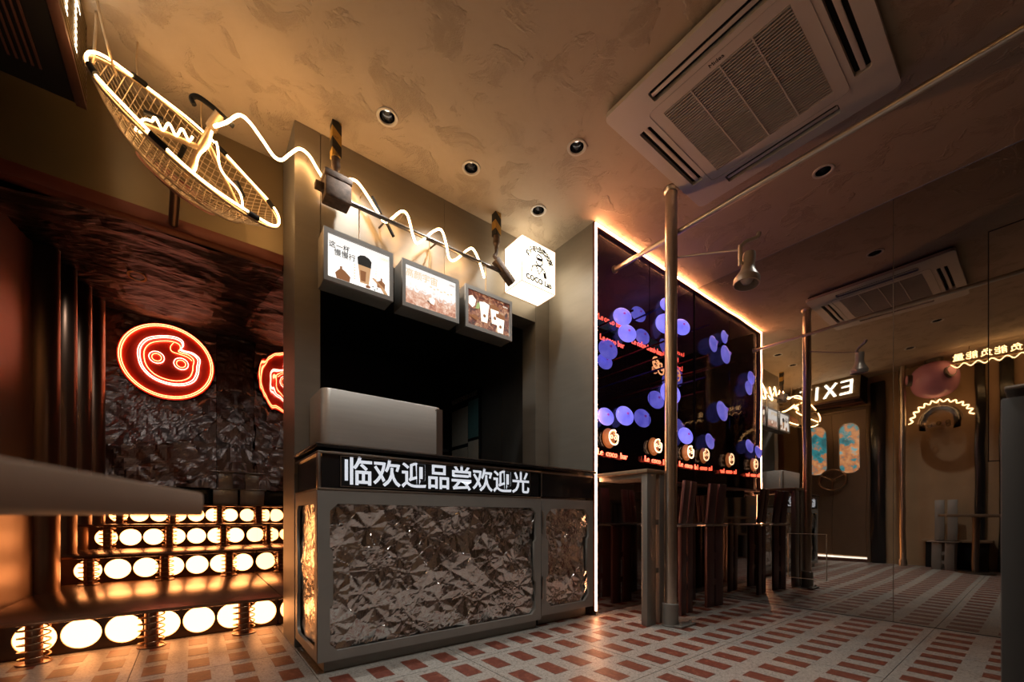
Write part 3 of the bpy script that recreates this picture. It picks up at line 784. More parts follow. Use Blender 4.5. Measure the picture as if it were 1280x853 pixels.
text('brand_mark', 'coco', 0.022, (x0 + 0.345, yp - 0.0005, MZ1 - 0.052), FRONT, 'ink_gold', sc, 0.0003)
sc, x0, x1 = menus[1]
text('title', '高颜宇宙', 0.056, (x0 + 0.135, yp - 0.0005, MZ1 - 0.075), FRONT, 'ink_gold', sc, 0.0004)
for q in range(7): flat(sc, 'caption', rect(0, 0.014, 0, 0.006), x0 + 0.19 + 0.025 * q, MZ1 - 0.115 - 0.008 * (q % 2), 'ink_gold')
flat(sc, 'cup_piece', [(0, 0), (0.03, -0.004), (0.036, 0.03), (0.018, 0.042), (-0.006, 0.03)], x0 + 0.19, MZ0 + 0.075, 'ink_cream', 0.0007)
flat(sc, 'dark_piece', [(0, 0.012), (0.028, 0.0), (0.03, 0.006), (0.004, 0.018)], x0 + 0.17, MZ0 + 0.07, 'ink_dark', 0.0007)
text('brand_mark', 'coco', 0.020, (x0 + 0.352, yp - 0.0005, MZ1 - 0.050), FRONT, 'ink_brown', sc, 0.0003)
sc, x0, x1 = menus[2]
for cx, cz, s in ((0.135, 0.075, 1.0), (0.225, 0.085, 0.98), (0.275, 0.036, 0.98)):
    flat(sc, 'cup', [(0, 0), (0.05 * s, 0), (0.064 * s, 0.125 * s), (-0.014 * s, 0.125 * s)], x0 + cx, MZ0 + cz, 'ink_cream', 0.0006)
    flat(sc, 'cup_rim', [(-0.013 * s, 0.105 * s), (0.063 * s, 0.105 * s), (0.066 * s, 0.132 * s), (0.025 * s, 0.142 * s), (-0.016 * s, 0.132 * s)], x0 + cx, MZ0 + cz, 'menu_white' if cx < 0.2 else 'ink_brown', 0.0012)
    flat(sc, 'cup_mark', circle(0.026 * s, 0.045 * s, 0.012, 10), x0 + cx, MZ0 + cz, 'ink_brown', 0.0012)
flat(sc, 'flower', [(0, 0.02), (0.03, 0.0), (0.05, 0.02), (0.06, 0.06), (0.03, 0.085), (0.0, 0.07)], x0 + 0.03, MZ0 + 0.15, 'ink_cream', 0.0006)
flat(sc, 'leaf', [(0, 0), (0.03, 0.006), (0.045, 0.04), (0.02, 0.05)], x0 + 0.085, MZ0 + 0.15, 'ink_green', 0.0006)
flat(sc, 'spoon', [(0.0, 0.0), (0.06, -0.02), (0.09, 0.0), (0.05, 0.016)], x0 + 0.03, MZ0 + 0.09, 'ink_brown', 0.0006)
text('brand_mark', 'coco', 0.022, (x0 + 0.345, yp - 0.0005, MZ1 - 0.055), FRONT, 'ink_cream', sc, 0.0003)

# white lit cube with the shop's emblem
q0, q1, r0, r1, s0, s1 = 1.963, 2.309, 2.414, 2.626, H + 1.803, H + 2.148
cb = thing('cube_sign', 'glowing white cube sign with a line emblem, fixed to the wall beside the counter', 'lit sign', ((q0 + q1) / 2, 2.6, s0))
box('cube', q0, q1, r0, r1, s0, s1, 'cube_lit', cb, 0.003)
m = MB()
for x in (q0, q1):
    for y in (r0, r1):
        m.box(x - 0.002, x + 0.002, y - 0.002, y + 0.002, s0, s1)
for z in (s0, s1):
    for y in (r0, r1): m.box(q0, q1, y - 0.002, y + 0.002, z - 0.002, z + 0.002)
    for x in (q0, q1): m.box(x - 0.002, x + 0.002, r0, r1, z - 0.002, z + 0.002)
m.build('edge_trim', 'ink_tan', cb)
cc = (q0 + q1) / 2; fy = r0 - 0.0015
for i, ch in enumerate('椰乐制造实验室'):
    a = math.radians(150 - i * 20)
    text('sign_character', ch, 0.054, (cc + 0.006 + 0.125 * math.cos(a), fy, s0 + 0.18 + 0.115 * math.sin(a)), FRONT, 'ink_plain', cb, 0.0006, a - math.pi / 2, 0.0014)
text('sign_word', 'COCO Lab', 0.056, (cc, fy, s0 + 0.052), FRONT, 'ink_plain', cb, 0.0006, 0, 0.0025)
def cp(x, z): return Vector((cc + x, fy, s0 + z))
MB().tube(smooth_path([cp(0.035 * math.cos(a), 0.215 + 0.042 * math.sin(a)) for a in np.linspace(0, 2 * math.pi, 13)[:-1]], 3, True), 0.0048, 5, True).build('emblem_head', 'ink_plain', cb)
MB().tube(smooth_path([cp(-0.075, 0.105), cp(-0.07, 0.145), (cp(-0.03, 0.165)), cp(0.0, 0.168), cp(0.03, 0.163), cp(0.06, 0.145), cp(0.07, 0.10)], 5), 0.0048, 5).build('emblem_shoulders', 'ink_plain', cb)
MB().tube([cp(-0.03, 0.163), cp(0.0, 0.105), cp(0.035, 0.16)], 0.0048, 5).build('emblem_collar', 'ink_plain', cb)
MB().prism([(-0.026, -0.010), (0.028, -0.010), (0.028, 0.012), (-0.026, 0.012)], cp(0, 0.222), (1, 0, 0), (0, 0, 1), (0, -1, 0), 0.0008).build('emblem_visor', 'ink_plain', cb)
for dx in (0.045, 0.055, 0.065): MB().tube([cp(dx, 0.135), cp(dx + 0.012, 0.095)], 0.004, 5).build('emblem_hand', 'ink_plain', cb)

# ------------------------------------------------------------------ wire dish with neon
A3, B3 = Vector((-0.349, 2.418, 2.6465)), Vector((0.377, 2.641, 2.409))
DC = (A3 + B3) / 2; DR = (B3 - A3).length / 2
da = (B3 - A3).normalized(); dn = Vector((0.506, -0.655, 0.561)); dn = (dn - da * dn.dot(da)).normalized(); dm = dn.cross(da)
if dm.z < 0: dm = -dm
DEP = 0.20
def dp(u, v, off=0.0): return DC + da * u + dm * v - dn * (DEP * (1 - (u * u + v * v) / DR ** 2) + off)
dish = thing('wire_dish', 'big wire mesh dish outlined with warm neon, hung under the ceiling before the stair hall', 'dish', DC)
m = MB()
st = 0.027; nn = int(DR / st)
for i in range(-nn, nn + 1):
    c = i * st; L_ = math.sqrt(max(DR * DR - c * c, 0)); k = max(4, int(L_ / 0.04))
    if L_ < 0.03: continue
    m.tube([dp(c, L_ * (2 * q / k - 1)) for q in range(k + 1)], 0.0020, 4)
    m.tube([dp(L_ * (2 * q / k - 1), c, 0.002) for q in range(k + 1)], 0.0020, 4)
wg = m.build('wire_grid', 'wire_brass', dish); wg['kind'] = 'stuff'
ang = np.linspace(0, 2 * math.pi, 65)[:-1]
MB().tube([dp(DR * math.cos(a), DR * math.sin(a)) for a in ang], 0.007, 8, True).build('rim', 'strut_tan', dish, 60)
MB().tube([dp(0.66 * DR * math.cos(a), 0.66 * DR * math.sin(a), 0.006) for a in ang], 0.005, 6, True).build('hoop', 'strut_tan', dish, 60)
MB().tube([dp(DR * math.cos(a), DR * math.sin(a)) + dn * (0.016 + 0.005 * math.sin(5 * a)) for a in ang], 0.0050, 8, True).build('rim_neon', 'neon_dish', dish, 60)
for a0 in (0.35, 1.25, 2.2, 3.5, 4.3, 5.3):
    MB().tube([dp(DR * math.cos(a), DR * math.sin(a)) + dn * 0.016 for a in np.linspace(a0, a0 + 0.16, 5)], 0.0125, 8).build('black_sleeve', 'black_matt', dish, 60)
vs, fs = [], []
for i in range(32):
    for j in range(6):
        a = 2 * math.pi * i / 32; rr = DR * (0.02 + 0.40 * j / 5)
        vs.append(dp(rr * math.cos(a), rr * math.sin(a) - 0.08 * DR, 0.014))
for i in range(32):
    for j in range(5): fs.append((i * 6 + j, i * 6 + j + 1, (i + 1) % 32 * 6 + j + 1, (i + 1) % 32 * 6 + j))
b_ = MB(); b_.v = [tuple(p) for p in vs]; b_.f = fs
b_.build('back_plate', 'beam_red', dish, 60)
FEED = DC + dn * 0.16 + dm * 0.01
mast = dp(0.02, 0.40 * DR)
strut_ends = ((dp(-0.66 * DR, 0.08 * DR), mast + (FEED - mast) * 0.55), (dp(0.64 * DR, 0.22 * DR), mast + (FEED - mast) * 0.72), (mast, FEED))
for k, (foot, top) in enumerate(strut_ends):
    MB().cyl(foot, top, 0.012 if k < 2 else 0.017, n=14).build('strut', 'strut_tan', dish, 40)
    d = top - foot; s1_ = d.cross(Vector((0.0, -1.0, -0.6))).normalized()
    if s1_.z < 0: s1_ = -s1_
    tow = Vector((0.0, -0.8, -0.6)) * 0.020
    if k == 0:
        pts = [foot + d * (0.40 + 0.50 * q / 24) + s1_ * (0.028 + 0.017 * math.sin(q * 0.80)) + tow * 0.6 for q in range(25)]
        pts = [dp(-0.42 * DR, -0.86 * DR) + dn * 0.02, foot + d * 0.20 - s1_ * 0.03 + tow, foot + d * 0.30 + s1_ * 0.02 + tow] + pts
    elif k == 1:
        pts = [foot + d * (0.05 + 0.90 * q / 14) + s1_ * (0.022 + 0.018 * math.sin(q * 0.55)) + tow * 0.6 for q in range(15)]
    else:
        pts = [foot + d * (0.08 + 0.95 * q / 14) + tow * 1.1 - s1_ * (0.012 + 0.006 * math.sin(q * 0.9)) for q in range(15)]
    MB().tube(smooth_path(pts, 4), 0.0048, 7).build('strut_neon', 'neon_dish', dish, 60)
    mid = foot + d * (0.30 if k else 0.42)
    MB().cyl(mid + s1_ * 0.05 - d.normalized() * 0.035, mid + s1_ * 0.05 + d.normalized() * 0.035, 0.011, n=10).build('black_sleeve', 'black_matt', dish, 40)
MB().cyl(FEED - dn * 0.03, FEED + dn * 0.05, 0.024, 0.020, 16).build('feed_horn', 'strut_tan', dish, 40)
hp = smooth_path([FEED + Vector(p) for p in ((-0.075, -0.02, 0.025), (-0.085, -0.02, 0.050), (-0.06, -0.03, 0.062), (0.0, -0.03, 0.045), (0.075, -0.03, 0.005))], 5)
MB().tube(hp, 0.011, 8).build('grip', 'black_matt', dish, 60)
back = dp(0, -0.05, 0.0)
MB().cyl(back, (back.x - 0.02, 3.0, back.z + 0.02), 0.022, n=18).build('wall_mount', 'dark_pipe', dish, 40)
for q, (u, v) in enumerate(((-0.25, 0.30), (0.02, DR * 0.98))):
    p0 = dp(u, v)
    MB().tube(smooth_path([p0, p0 + Vector((-0.01, 0.0, (CZ - p0.z) * 0.5)), Vector((p0.x - 0.005, p0.y, CZ))], 4), 0.004, 6).build('ceiling_wire', 'strut_tan', dish, 60)
MB().tube(smooth_path([dp(-DR * 0.95, 0.05), Vector((-0.33, 2.50, 2.85)), Vector((-0.345, 2.62, CZ))], 6), 0.006, 6).build('supply_cable', 'strut_tan', dish, 60)
MB().tube(smooth_path([dp(-DR * 0.80, 0.20), Vector((-0.30, 2.50, 2.83)), Vector((-0.335, 2.56, CZ))], 6), 0.006, 6).build('supply_cable', 'strut_tan', dish, 60)

# neon line waving from the dish along the pipe
sn = [(268, 158, 2.35), (283, 153, 2.37), (299, 144, 2.40), (312, 153, 2.44), (328, 175, 2.49), (342, 195, 2.51), (352, 200, 2.53), (362, 193, 2.55), (374, 186, 2.57), (386, 194, 2.58), (397, 212, 2.58), (408, 229, 2.57), (418, 233, 2.58)]
sn += [(430, 225, 2.58), (443.7, 225.7, 2.57), (454.5, 237.6, 2.56), (469.6, 261.5, 2.55), (480, 277, 2.53), (489.6, 273.5, 2.53), (501.5, 264.3, 2.53), (509.5, 269.5, 2.52), (515.5, 291.5, 2.48), (520.5, 304, 2.47)]
sn += [(529, 300, 2.49), (541.4, 289.5, 2.53), (551.4, 287.5, 2.53), (557.3, 303.4, 2.49), (561.5, 323, 2.47), (569.3, 325, 2.49), (583.3, 313.4, 2.53), (591.2, 311.4, 2.53), (599.2, 327.3, 2.50), (605.2, 347.3, 2.48)]
path = smooth_path([at_Y(*p) for p in sn], 5)
nt_ = thing('neon_line', 'wavy warm white neon tube running from the dish along the pipe above the menus', 'neon tube', at_Y(*sn[6]))
MB().tube(path, 0.0068, 8).build('tube', 'neon_warm', nt_, 60)
for px, py in ((459, 250), (475, 278)):
    p = at_Y(px + 6, py - 4, 2.55); q = at_Y(px + 17, py + 18, 2.55)
    MB().cyl(p, q, 0.010, n=10).build('black_sleeve', 'black_matt', nt_, 40)
for px, py, y in ((385, 194, 2.58), (455, 238, 2.56), (505, 266, 2.52)):
    p = at_Y(px, py, y); MB().cyl(p, (p.x, 2.628, p.z), 0.004, n=8).build('standoff', 'pipe_metal', nt_, 40)

# ------------------------------------------------------------------ exit canopy over the door (top left)
ex = thing('exit_sign_box', 'dark louvred sign box with bright EXIT letters over the doorway', 'exit sign', (-0.63, 2.25, 2.64))
EX0, EX1, EY0, EY1, EZ0 = XL, -0.39, 1.78, 2.712, 2.64
box('housing', EX0, EX1 - 0.035, EY0, EY1, EZ0 + 0.004, CZ, 'black_matt', ex)
box('lower_band', EX1 - 0.036, EX1, EY0, EY1, EZ0, EZ0 + 0.02, 'canopy_red', ex, 0.002)
box('face_backing', EX1 - 0.034, EX1 - 0.020, EY0, EY1, EZ0 + 0.021, CZ, 'header_bronze', ex)
box('end_cap', EX1 - 0.034, EX1, EY1, EY1 + 0.012, EZ0, CZ, 'canopy_red', ex)
for i in range(13):
    z = EZ0 + 0.036 + i * 0.028
    box('louvre_slat', EX1 - 0.020, EX1 + 0.001, EY0, EY1, z, z + 0.009, 'header_bronze', ex)
letters = {'E': [(0, 0, 0.035, 0.26), (0.035, 0, 0.16, 0.035), (0.035, 0.112, 0.14, 0.147), (0.035, 0.225, 0.16, 0.26)], 'I': [(0.045, 0, 0.08, 0.26)], 'T': [(0, 0.225, 0.17, 0.26), (0.067, 0, 0.103, 0.225)]}
for i, ch in enumerate('EXIT'):
    yo = EY0 + (0.09, 0.30, 0.50, 0.64)[i]; m = MB()
    if ch == 'X':
        for sgn in (1, -1):
            M = Matrix.Translation((EX1 - 0.006, yo + 0.08, EZ0 + 0.20)) @ Matrix.Rotation(sgn * math.radians(30), 4, 'X')
            m.box(-0.006, 0.006, -0.018, 0.018, -0.147, 0.147, M)
    else:
        for a, b, c, d in letters[ch]: m.box(EX1 - 0.012, EX1 - 0.001, yo + a, yo + c, EZ0 + 0.07 + b, EZ0 + 0.07 + d)
    m.build('letter', 'exit_lit', ex)
box('soffit_panel', XL + 0.02, -0.64, EY0 + 0.02, EY1 - 0.10, EZ0 - 0.008, EZ0 + 0.003, 'rust_panel', ex, 0.002)
MB().tube(smooth_path([(-0.76, 2.10, EZ0 - 0.012), (-0.72, 2.30, EZ0 - 0.012), (-0.72, 2.45, EZ0 - 0.012), (-0.68, 2.53, EZ0 - 0.012)], 5), 0.010, 8).build('soffit_ornament', 'black_matt', ex, 60)
for i in range(5): box('vent_slot', -0.600 + i * 0.022, -0.592 + i * 0.022, EY0 + 0.1, EY1 - 0.12, EZ0 - 0.002, EZ0 + 0.004, 'canopy_red', ex)

# door under the sign, seen in the mirror
d1 = struct(empty('door_1', (XL, 2.24, 0)))
box('door_frame', XL, XL + 0.05, 1.74, 1.79, 0.0, 2.60, 'door_bronze', d1, 0.004)
box('door_frame', XL, XL + 0.05, 2.70, 2.75, 0.0, 2.60, 'door_bronze', d1, 0.004)
box('door_frame', XL, XL + 0.05, 1.79, 2.70, 2.55, 2.60, 'door_bronze', d1, 0.004)
for y0, y1 in ((1.793, 2.243), (2.247, 2.697)):
    lf = plate('door_leaf', rect(y0, y1, 0.13, 2.545), [rrect(y0 + 0.085, y1 - 0.085, 1.50, 2.38, 0.12, 6)], (XL + 0.025, 0, 0), SIDE, 0.04, 'door_bronze', d1)
    box('pane', XL + 0.010, XL + 0.020, y0 + 0.07, y1 - 0.07, 1.48, 2.40, 'street_view', lf)
    MB().tube([(XL + 0.046, x, z) for x, z in rrect(y0 + 0.085, y1 - 0.085, 1.50, 2.38, 0.12, 6)], 0.006, 6, True).build('window_gasket', 'steel', lf, 60)
    box('kick_rail', XL + 0.002, XL + 0.040, y0, y1, 0.075, 0.105, 'floor_led', lf)
    box('kick_plate', XL + 0.002, XL + 0.030, y0, y1, 0.004, 0.073, 'canopy_red', lf)
wl = thing('hand_wheel', 'three spoked hand wheel mounted on the bronze double door', 'wheel', (XL + 0.1, 2.24, 1.40))
WC = Vector((XL + 0.10, 2.24, 1.40))
MB().tube([WC + Vector((0, 0.19 * math.cos(a), 0.17 * math.sin(a))) for a in np.linspace(0, 2 * math.pi, 41)[:-1]], 0.014, 10, True).build('wheel_rim', 'coil', wl, 60)
for a in (90, 210, 330):
    MB().cyl(WC, WC + Vector((0, 0.19 * math.cos(math.radians(a)), -0.17 * math.sin(math.radians(a)))), 0.010, n=10).build('spoke', 'coil', wl, 40)
MB().cyl(WC - Vector((0.056, 0, 0)), WC + Vector((0.02, 0, 0)), 0.025, n=16).build('hub', 'coil', wl, 40)
bk = ['tall black upholstered pillar strip right beside the door frame', 'tall black strip on the tan wall behind the bench', 'second tall black strip on the tan wall, farther from the pink globe']
for (y0, y1), l in zip(((1.55, 1.735), (0.50, 0.60), (0.25, 0.38)), bk):
    tag(box('wall_strip', XL, XL + 0.06, y0, y1, 0, 2.9, 'black_gloss', None, 0.02), l, 'wall strip')
pc = thing('support_pole', 'steel floor to ceiling pole standing before the tan plaster wall', 'pole', (-0.57, 1.31, 0))
MB().cyl((-0.57, 1.31, 0.10), (-0.57, 1.31, CZ - 0.002), 0.038, n=20).build('tube', 'pipe_metal', pc, 40)
MB().cyl((-0.57, 1.31, 0.0015), (-0.57, 1.31, 0.13), 0.05, n=20).build('sleeve', 'pipe_metal', pc, 40)
gl = thing('pink_globe', 'glossy pink globe with two short horns hanging from the ceiling', 'globe lamp', (-0.60, 0.97, CZ))
gc = Vector((-0.60, 0.97, 2.74))
prof = [(0.001, -0.235)] + [(0.26 * math.sin(a), -0.235 * math.cos(a)) for a in np.linspace(0.15, math.pi - 0.15, 20)] + [(0.001, 0.235)]
MB().lathe(prof, gc, n=36).build('shell', 'pink_shell', gl, 80)
MB().cyl(gc + Vector((0, 0, 0.22)), (gc.x, gc.y, CZ - 0.001), 0.10, n=24).build('ceiling_mount', 'dark_pipe', gl, 40)
for v in ((0.45, 0.95, 0.05), (0.80, -0.70, 0.05)):
    v = Vector(v).normalized(); hn = MB().cyl(gc + v * 0.20, gc + v * 0.30, 0.062, n=20).build('horn', 'dark_pipe', gl, 40)
    MB().cyl(gc + v * 0.296, gc + v * 0.306, 0.050, n=20).build('horn_lens', 'pink_shell', hn, 40)
jf = thing('glass_dome_lamp', 'clear glass dome under a scalloped arc of neon on the tan wall', 'neon lamp', (-0.62, 0.92, 2.3))
jc = Vector((-0.58, 0.92, 2.17))
MB().tube(smooth_path([jc + Vector((0, (0.31 + 0.022 * (-1) ** i) * math.cos(a), (0.31 + 0.022 * (-1) ** i) * math.sin(a) * 0.9)) for i, a in enumerate(np.linspace(0.1, math.pi - 0.1, 25))], 4), 0.008, 6).build('scalloped_neon', 'neon_text', jf, 60)
MB().tube([jc + Vector((0, 0.225 * math.cos(a), 0.215 * math.sin(a))) for a in np.linspace(0.05, math.pi - 0.05, 30)], 0.005, 6).build('inner_arc', 'pipe_metal', jf, 60)
MB().lathe([(0.21, -0.10), (0.215, 0.0), (0.19, 0.10), (0.13, 0.17), (0.06, 0.20), (0.001, 0.207)], jc, n=32).build('glass_dome', 'clear_glass', jf, 80)
MB().cyl(jc + Vector((0, 0, 0.20)), gc - Vector((0, 0, 0.240)), 0.008, n=10).build('stem', 'pipe_metal', jf, 40)
for i in range(4):
    MB().lathe([(0.001, 0.03), (0.02, 0.022), (0.028, 0), (0.02, -0.022), (0.001, -0.03)], jc + Vector((0.05 * math.cos(i * 1.6), 0.10 * math.cos(1.1 * i + 0.4), -0.05 + 0.03 * (i % 2))), n=14).build('glass_bead', 'clear_glass', jf, 80)
nx = thing('neon_lettering', 'row of warm white neon characters on a bar under the ceiling beside the pink globe', 'neon sign', (-0.36, 0.4, 2.82))
MB().cyl((-0.30, 0.78, 2.80), (-0.30, -0.45, 2.80), 0.010, n=10).build('bar', 'strut_tan', nx, 40)
for y in (0.6, -0.2): MB().cyl((-0.30, y, 2.80), (-0.30, y, CZ), 0.006, n=8).build('hanger_rod', 'strut_tan', nx, 40)
for i, ch in enumerate('我去负能负能量'):
    text('character', ch, 0.115, (-0.292, 0.70 - (6 - i) * 0.122, 2.88), SIDE, 'neon_text', nx, 0.003, 0, 0.0)
MB().tube(smooth_path([Vector((-0.285, 0.77 - 0.06 * i, 2.795 - 0.045 * (i % 2))) for i in range(21)], 4), 0.005, 6).build('wavy_tube', 'neon_text', nx, 60)
bn = thing('wall_bench', 'low bench along the tan wall with a wooden seat board', 'bench', (-0.7, 0.75, 0))
box('seat_board', XL + 0.002, -0.672, 0.42, 1.12, 0.42, 0.46, 'table_wood', bn, 0.004)
box('bench_base', XL + 0.002, -0.70, 0.46, 1.08, 0.0015, 0.419, 'black_matt', bn)

def slat_chair(label, x, y, rz, seat_z, top_z, matk, group=None):
    """chair of paired flat planks: two at the back, two in front, a thin seat plate"""
    t = thing('slat_chair', label, 'chair', (x, y, 0), group)
    M = Matrix.Translation((x, y, 0)) @ Matrix.Rotation(rz, 4, 'Z')
    for s in (-1, 1):
        box('back_slat', s * 0.065 - 0.050, s * 0.065 + 0.050, -0.012, 0.012, 0, top_z - seat_z + 0.02, matk, t, 0.003,
            M @ Matrix.Translation((0, 0.13, seat_z + 0.014)) @ Matrix.Rotation(-0.10, 4, 'X'))
        box('leg_plank', s * 0.065 - 0.050, s * 0.065 + 0.050, 0.118, 0.142, 0.0015, seat_z - 0.012, matk, t, 0.003, M)
        box('leg_plank', s * 0.065 - 0.050, s * 0.065 + 0.050, -0.142, -0.118, 0.0015, seat_z - 0.012, matk, t, 0.003, M)
    box('seat', -0.16, 0.16, -0.165, 0.160, seat_z - 0.011, seat_z + 0.004, 'steel', t, 0.004, M)
    for q in (0.3, 0.62):
        for yy in (0.13, -0.13): box('slat_link', -0.016, 0.016, yy - 0.008, yy + 0.008, seat_z * q - 0.025, seat_z * q + 0.025, matk, t, 0, M)
    return t
slat_chair('low chair of paired grey planks standing in front of the wall bench', -0.50, 0.86, math.radians(90), 0.44, 0.98, 'grey_panel')

# ------------------------------------------------------------------ glowing frame, signs and shells on the dark glass
lf = thing('light_frame', 'thin glowing orange light strip framing the dark glass panel', 'light strip', (2.45, 2.12, 0))
box('channel', 2.436, 2.466, 2.112, 2.1315, 0.035, CZ - 0.001, 'canopy_red', lf)
box('light_strip', 2.4435, 2.4585, 2.105, 2.1118, 0.035, CZ - 0.012, 'frame_led', lf)
box('channel', 2.466, XR - 0.002, 2.112, 2.1315, CZ - 0.032, CZ - 0.001, 'canopy_red', lf)
box('light_strip', 2.4585, XR - 0.002, 2.105, 2.1118, CZ - 0.026, CZ - 0.012, 'frame_led', lf)
box('end_foot', 2.438, 2.464, 2.100, 2.1315, 0.0015, 0.034, 'steel', lf)
for k, (x, z) in enumerate(((2.640, 1.385), (3.257, 1.385), (3.807, 1.385))):
    t = thing('bar_neon_sign', ['small emblem over red neon words on the glass beside the light strip', 'small emblem over red neon words, middle of three on the glass', 'small emblem over red neon words on the glass next to the mirror'][k], 'neon sign', (x, 2.13, z), 'bar neon signs on the glass')
    neon_emblem(t, (x, 2.128, z), 0.090, FRONT, 0.0020, False, ('mini_orange', 'mini_white'))
    MB().lathe([(0.0, 0.0), (0.075, 0.0), (0.080, 0.004), (0.075, 0.008), (0.0, 0.008)], (x - 0.012, 2.134, z), (0, -1, 0), 24).build('glow_plate', 'glow_plate', t, 40)  # faintly emitting plate stands for the neon's orange glow behind the emblem
    for wd, dx in (('Le', -0.150), ('coco', -0.01), ('bar', 0.145)): text('word', wd, 0.070, (x + 0.02 + dx, 2.118, z - 0.128 - 0.03 * dx), FRONT, 'red_script', t, 0.004, -0.03)
def niche_y(px, y):
    t = (px - 640) / F; return min(y, 3.80 / ((CF + SF * t) / (SF - CF * t)))
def shell(px, py, y, r, label, grp, tilt=0.5):
    y = niche_y(px, y)
    c = at_Y(px, py, y)
    ax = Vector((-0.55 * tilt, -1, 0.25)).normalized()
    t = thing('blue_shell_lamp', label, 'shell lamp', c, grp)
    pr = [(0.001, r * 0.40)] + [(r * math.sin(a), r * 0.40 * math.cos(a) + (0.10 * r if a < 0.3 else 0)) for a in np.linspace(0.15, math.pi - 0.1, 14)] + [(0.001, -r * 0.40)]
    MB().lathe(pr, c, ax, 28).build('shell', 'shell_blue', t, 60)
    MB().lathe([(r * 0.16, r * 0.46), (r * 0.10, r * 0.56), (0.001, r * 0.58)], c, ax, 14).build('tip', 'shell_tip', t, 60)
    MB().cyl(c - ax * 0.004, Vector((c.x, y + 0.038, c.z)), 0.005, n=8).build('stalk', 'dark_pipe', t, 40)
    return t
g1 = 'blue shell lamps mounted on the glass just above the bar signs'
for px, py, r, w_ in ((757, 521, 0.075, 'nearest the light strip'), (781, 520, 0.085, 'second from the light strip'), (857, 545, 0.085, 'nearest the mirror'), (838, 492, 0.11, 'the largest of all')):
    shell(px, py, 2.10, r, 'violet blue shell lamp in the row over the bar signs, ' + w_, g1)
g2 = 'blue shell lamps high on the glass'
for px, py, r, w_ in ((778, 396, 0.08, 'upper of two nearest the light strip'), (784, 417, 0.08, 'lower of two nearest the light strip'), (832, 405, 0.10, 'the largest up there'), (834, 381, 0.07, 'the topmost and smallest'), (852, 409, 0.085, 'nearest the mirror')):
    shell(px, py, 2.10, r, 'violet blue shell lamp high on the dark glass, ' + w_, g2, 0.9)
g3 = 'shell copies standing in for reflections in the niche'  # solid shells stand in for repeated reflections in the glass
for px, py, r, y in ((798, 393, 0.09, 2.6), (803, 421, 0.09, 2.6), (803, 523, 0.10, 2.5), (760, 437, 0.11, 2.7), (756, 452, 0.09, 2.8), (820, 500, 0.10, 2.7)):
    shell(px, py, y, r, 'darker blue shell copy standing in for a reflection behind the dark glass', g3)
g4 = 'red word copies standing in for reflections in the niche'  # words modelled in place of reflected lettering
for px, py, y in ((763, 402, 2.7), (765, 427, 2.7), (815, 437, 2.8), (803, 432, 2.9)):
    y = niche_y(px, y); p = at_Y(px, py, max(y, 2.19)); t = thing('reflected_words', 'row of small red word copies standing in for reflections behind the dark glass', 'neon sign', p, g4)
    for wd, dx in (('Le', -0.15), ('coco', -0.015), ('bar', 0.145)): text('word', wd, 0.082, p + Vector((dx, 0, 0)), FRONT, 'red_script', t, 0.004)
for px, py, y in ((816, 455, 2.7), (822, 463, 2.7), (757, 441, 2.9)):  # emblems modelled in place of their reflections
    p = at_Y(px, py, niche_y(px, y)); t = thing('bar_neon_sign', 'small orange emblem copy without words standing in for a reflection behind the glass', 'neon sign', p, 'emblem copies standing in for reflections in the niche')
    neon_emblem(t, p, 0.09, FRONT, 0.0025, False, ('mini_orange', 'mini_orange'))
for k, (ra, x, mt) in enumerate(((0.571, 3.60, 'rail_blue'), (0.477, 3.62, 'rail_red'), (0.437, 3.64, 'rail_red'), (0.407, 3.66, 'rail_blue'), (0.361, 3.70, 'rail_red'), (0.60, 3.0, 'rail_red'))):
    z = H + ra * x
    l = ['higher of two glossy dark blue rails running back into the niche', 'highest of three dark red rails near the mirror inside the niche',
         'middle one of three dark red rails near the mirror inside the niche', 'lower of two glossy dark blue rails running back into the niche',
         'lowest of three dark red rails near the mirror inside the niche', 'dark red rail inside the niche nearest the light strip'][k]
    tag(MB().cyl((x, 2.17, z), (x, 3.245, z), 0.009, n=10).build('niche_rail', mt, None, 40), l, 'rail', 'rails in the niche')

# ------------------------------------------------------------------ pole, bar table, chairs
PX, PYY = 2.615, 1.585
pl_ = thing('round_pole', 'satin steel pole from floor to ceiling at the end of the bar table', 'pole', (PX, PYY, 0))
MB().cyl((PX, PYY, 0.13), (PX + 0.012, PYY, CZ - 0.002), 0.041, n=28).build('tube', 'pipe_metal', pl_, 40)
MB().lathe([(0.045, 0.16), (0.054, 0.155), (0.054, 0.012), (0.060, 0.010), (0.060, 0.0015)], (PX, PYY, 0), n=28).build('sleeve', 'table_metal', pl_, 40)
MB().lathe([(0.042, -0.03), (0.055, -0.012), (0.055, -0.001)], (PX + 0.012, PYY, CZ), n=28).build('ceiling_collar', 'pipe_metal', pl_, 40)
box('foot_bracket', PX - 0.03, PX + 0.16, PYY - 0.10, PYY - 0.045, 0.002, 0.016, 'table_metal', pl_, 0.003)
for dx, dy in ((0.0, -0.075), (0.13, -0.075)): MB().cyl((PX + dx, PYY + dy, 0.016), (PX + dx, PYY + dy, 0.034), 0.010, n=8).build('bolt', 'steel', pl_, 40)
br = thing('ceiling_pipe', 'long steel pipe below the ceiling running past the air conditioner to the glass', 'pipe', (2.66, 0.8, 2.73))
MB().cyl((2.668, YB + 0.002, 2.735), (2.668, 2.11, 2.735), 0.018, n=18).build('tube', 'pipe_metal', br, 40)
MB().cyl((2.668, 2.095, 2.735), (2.668, 2.112, 2.735), 0.030, n=18).build('end_flange', 'pipe_metal', br, 40)
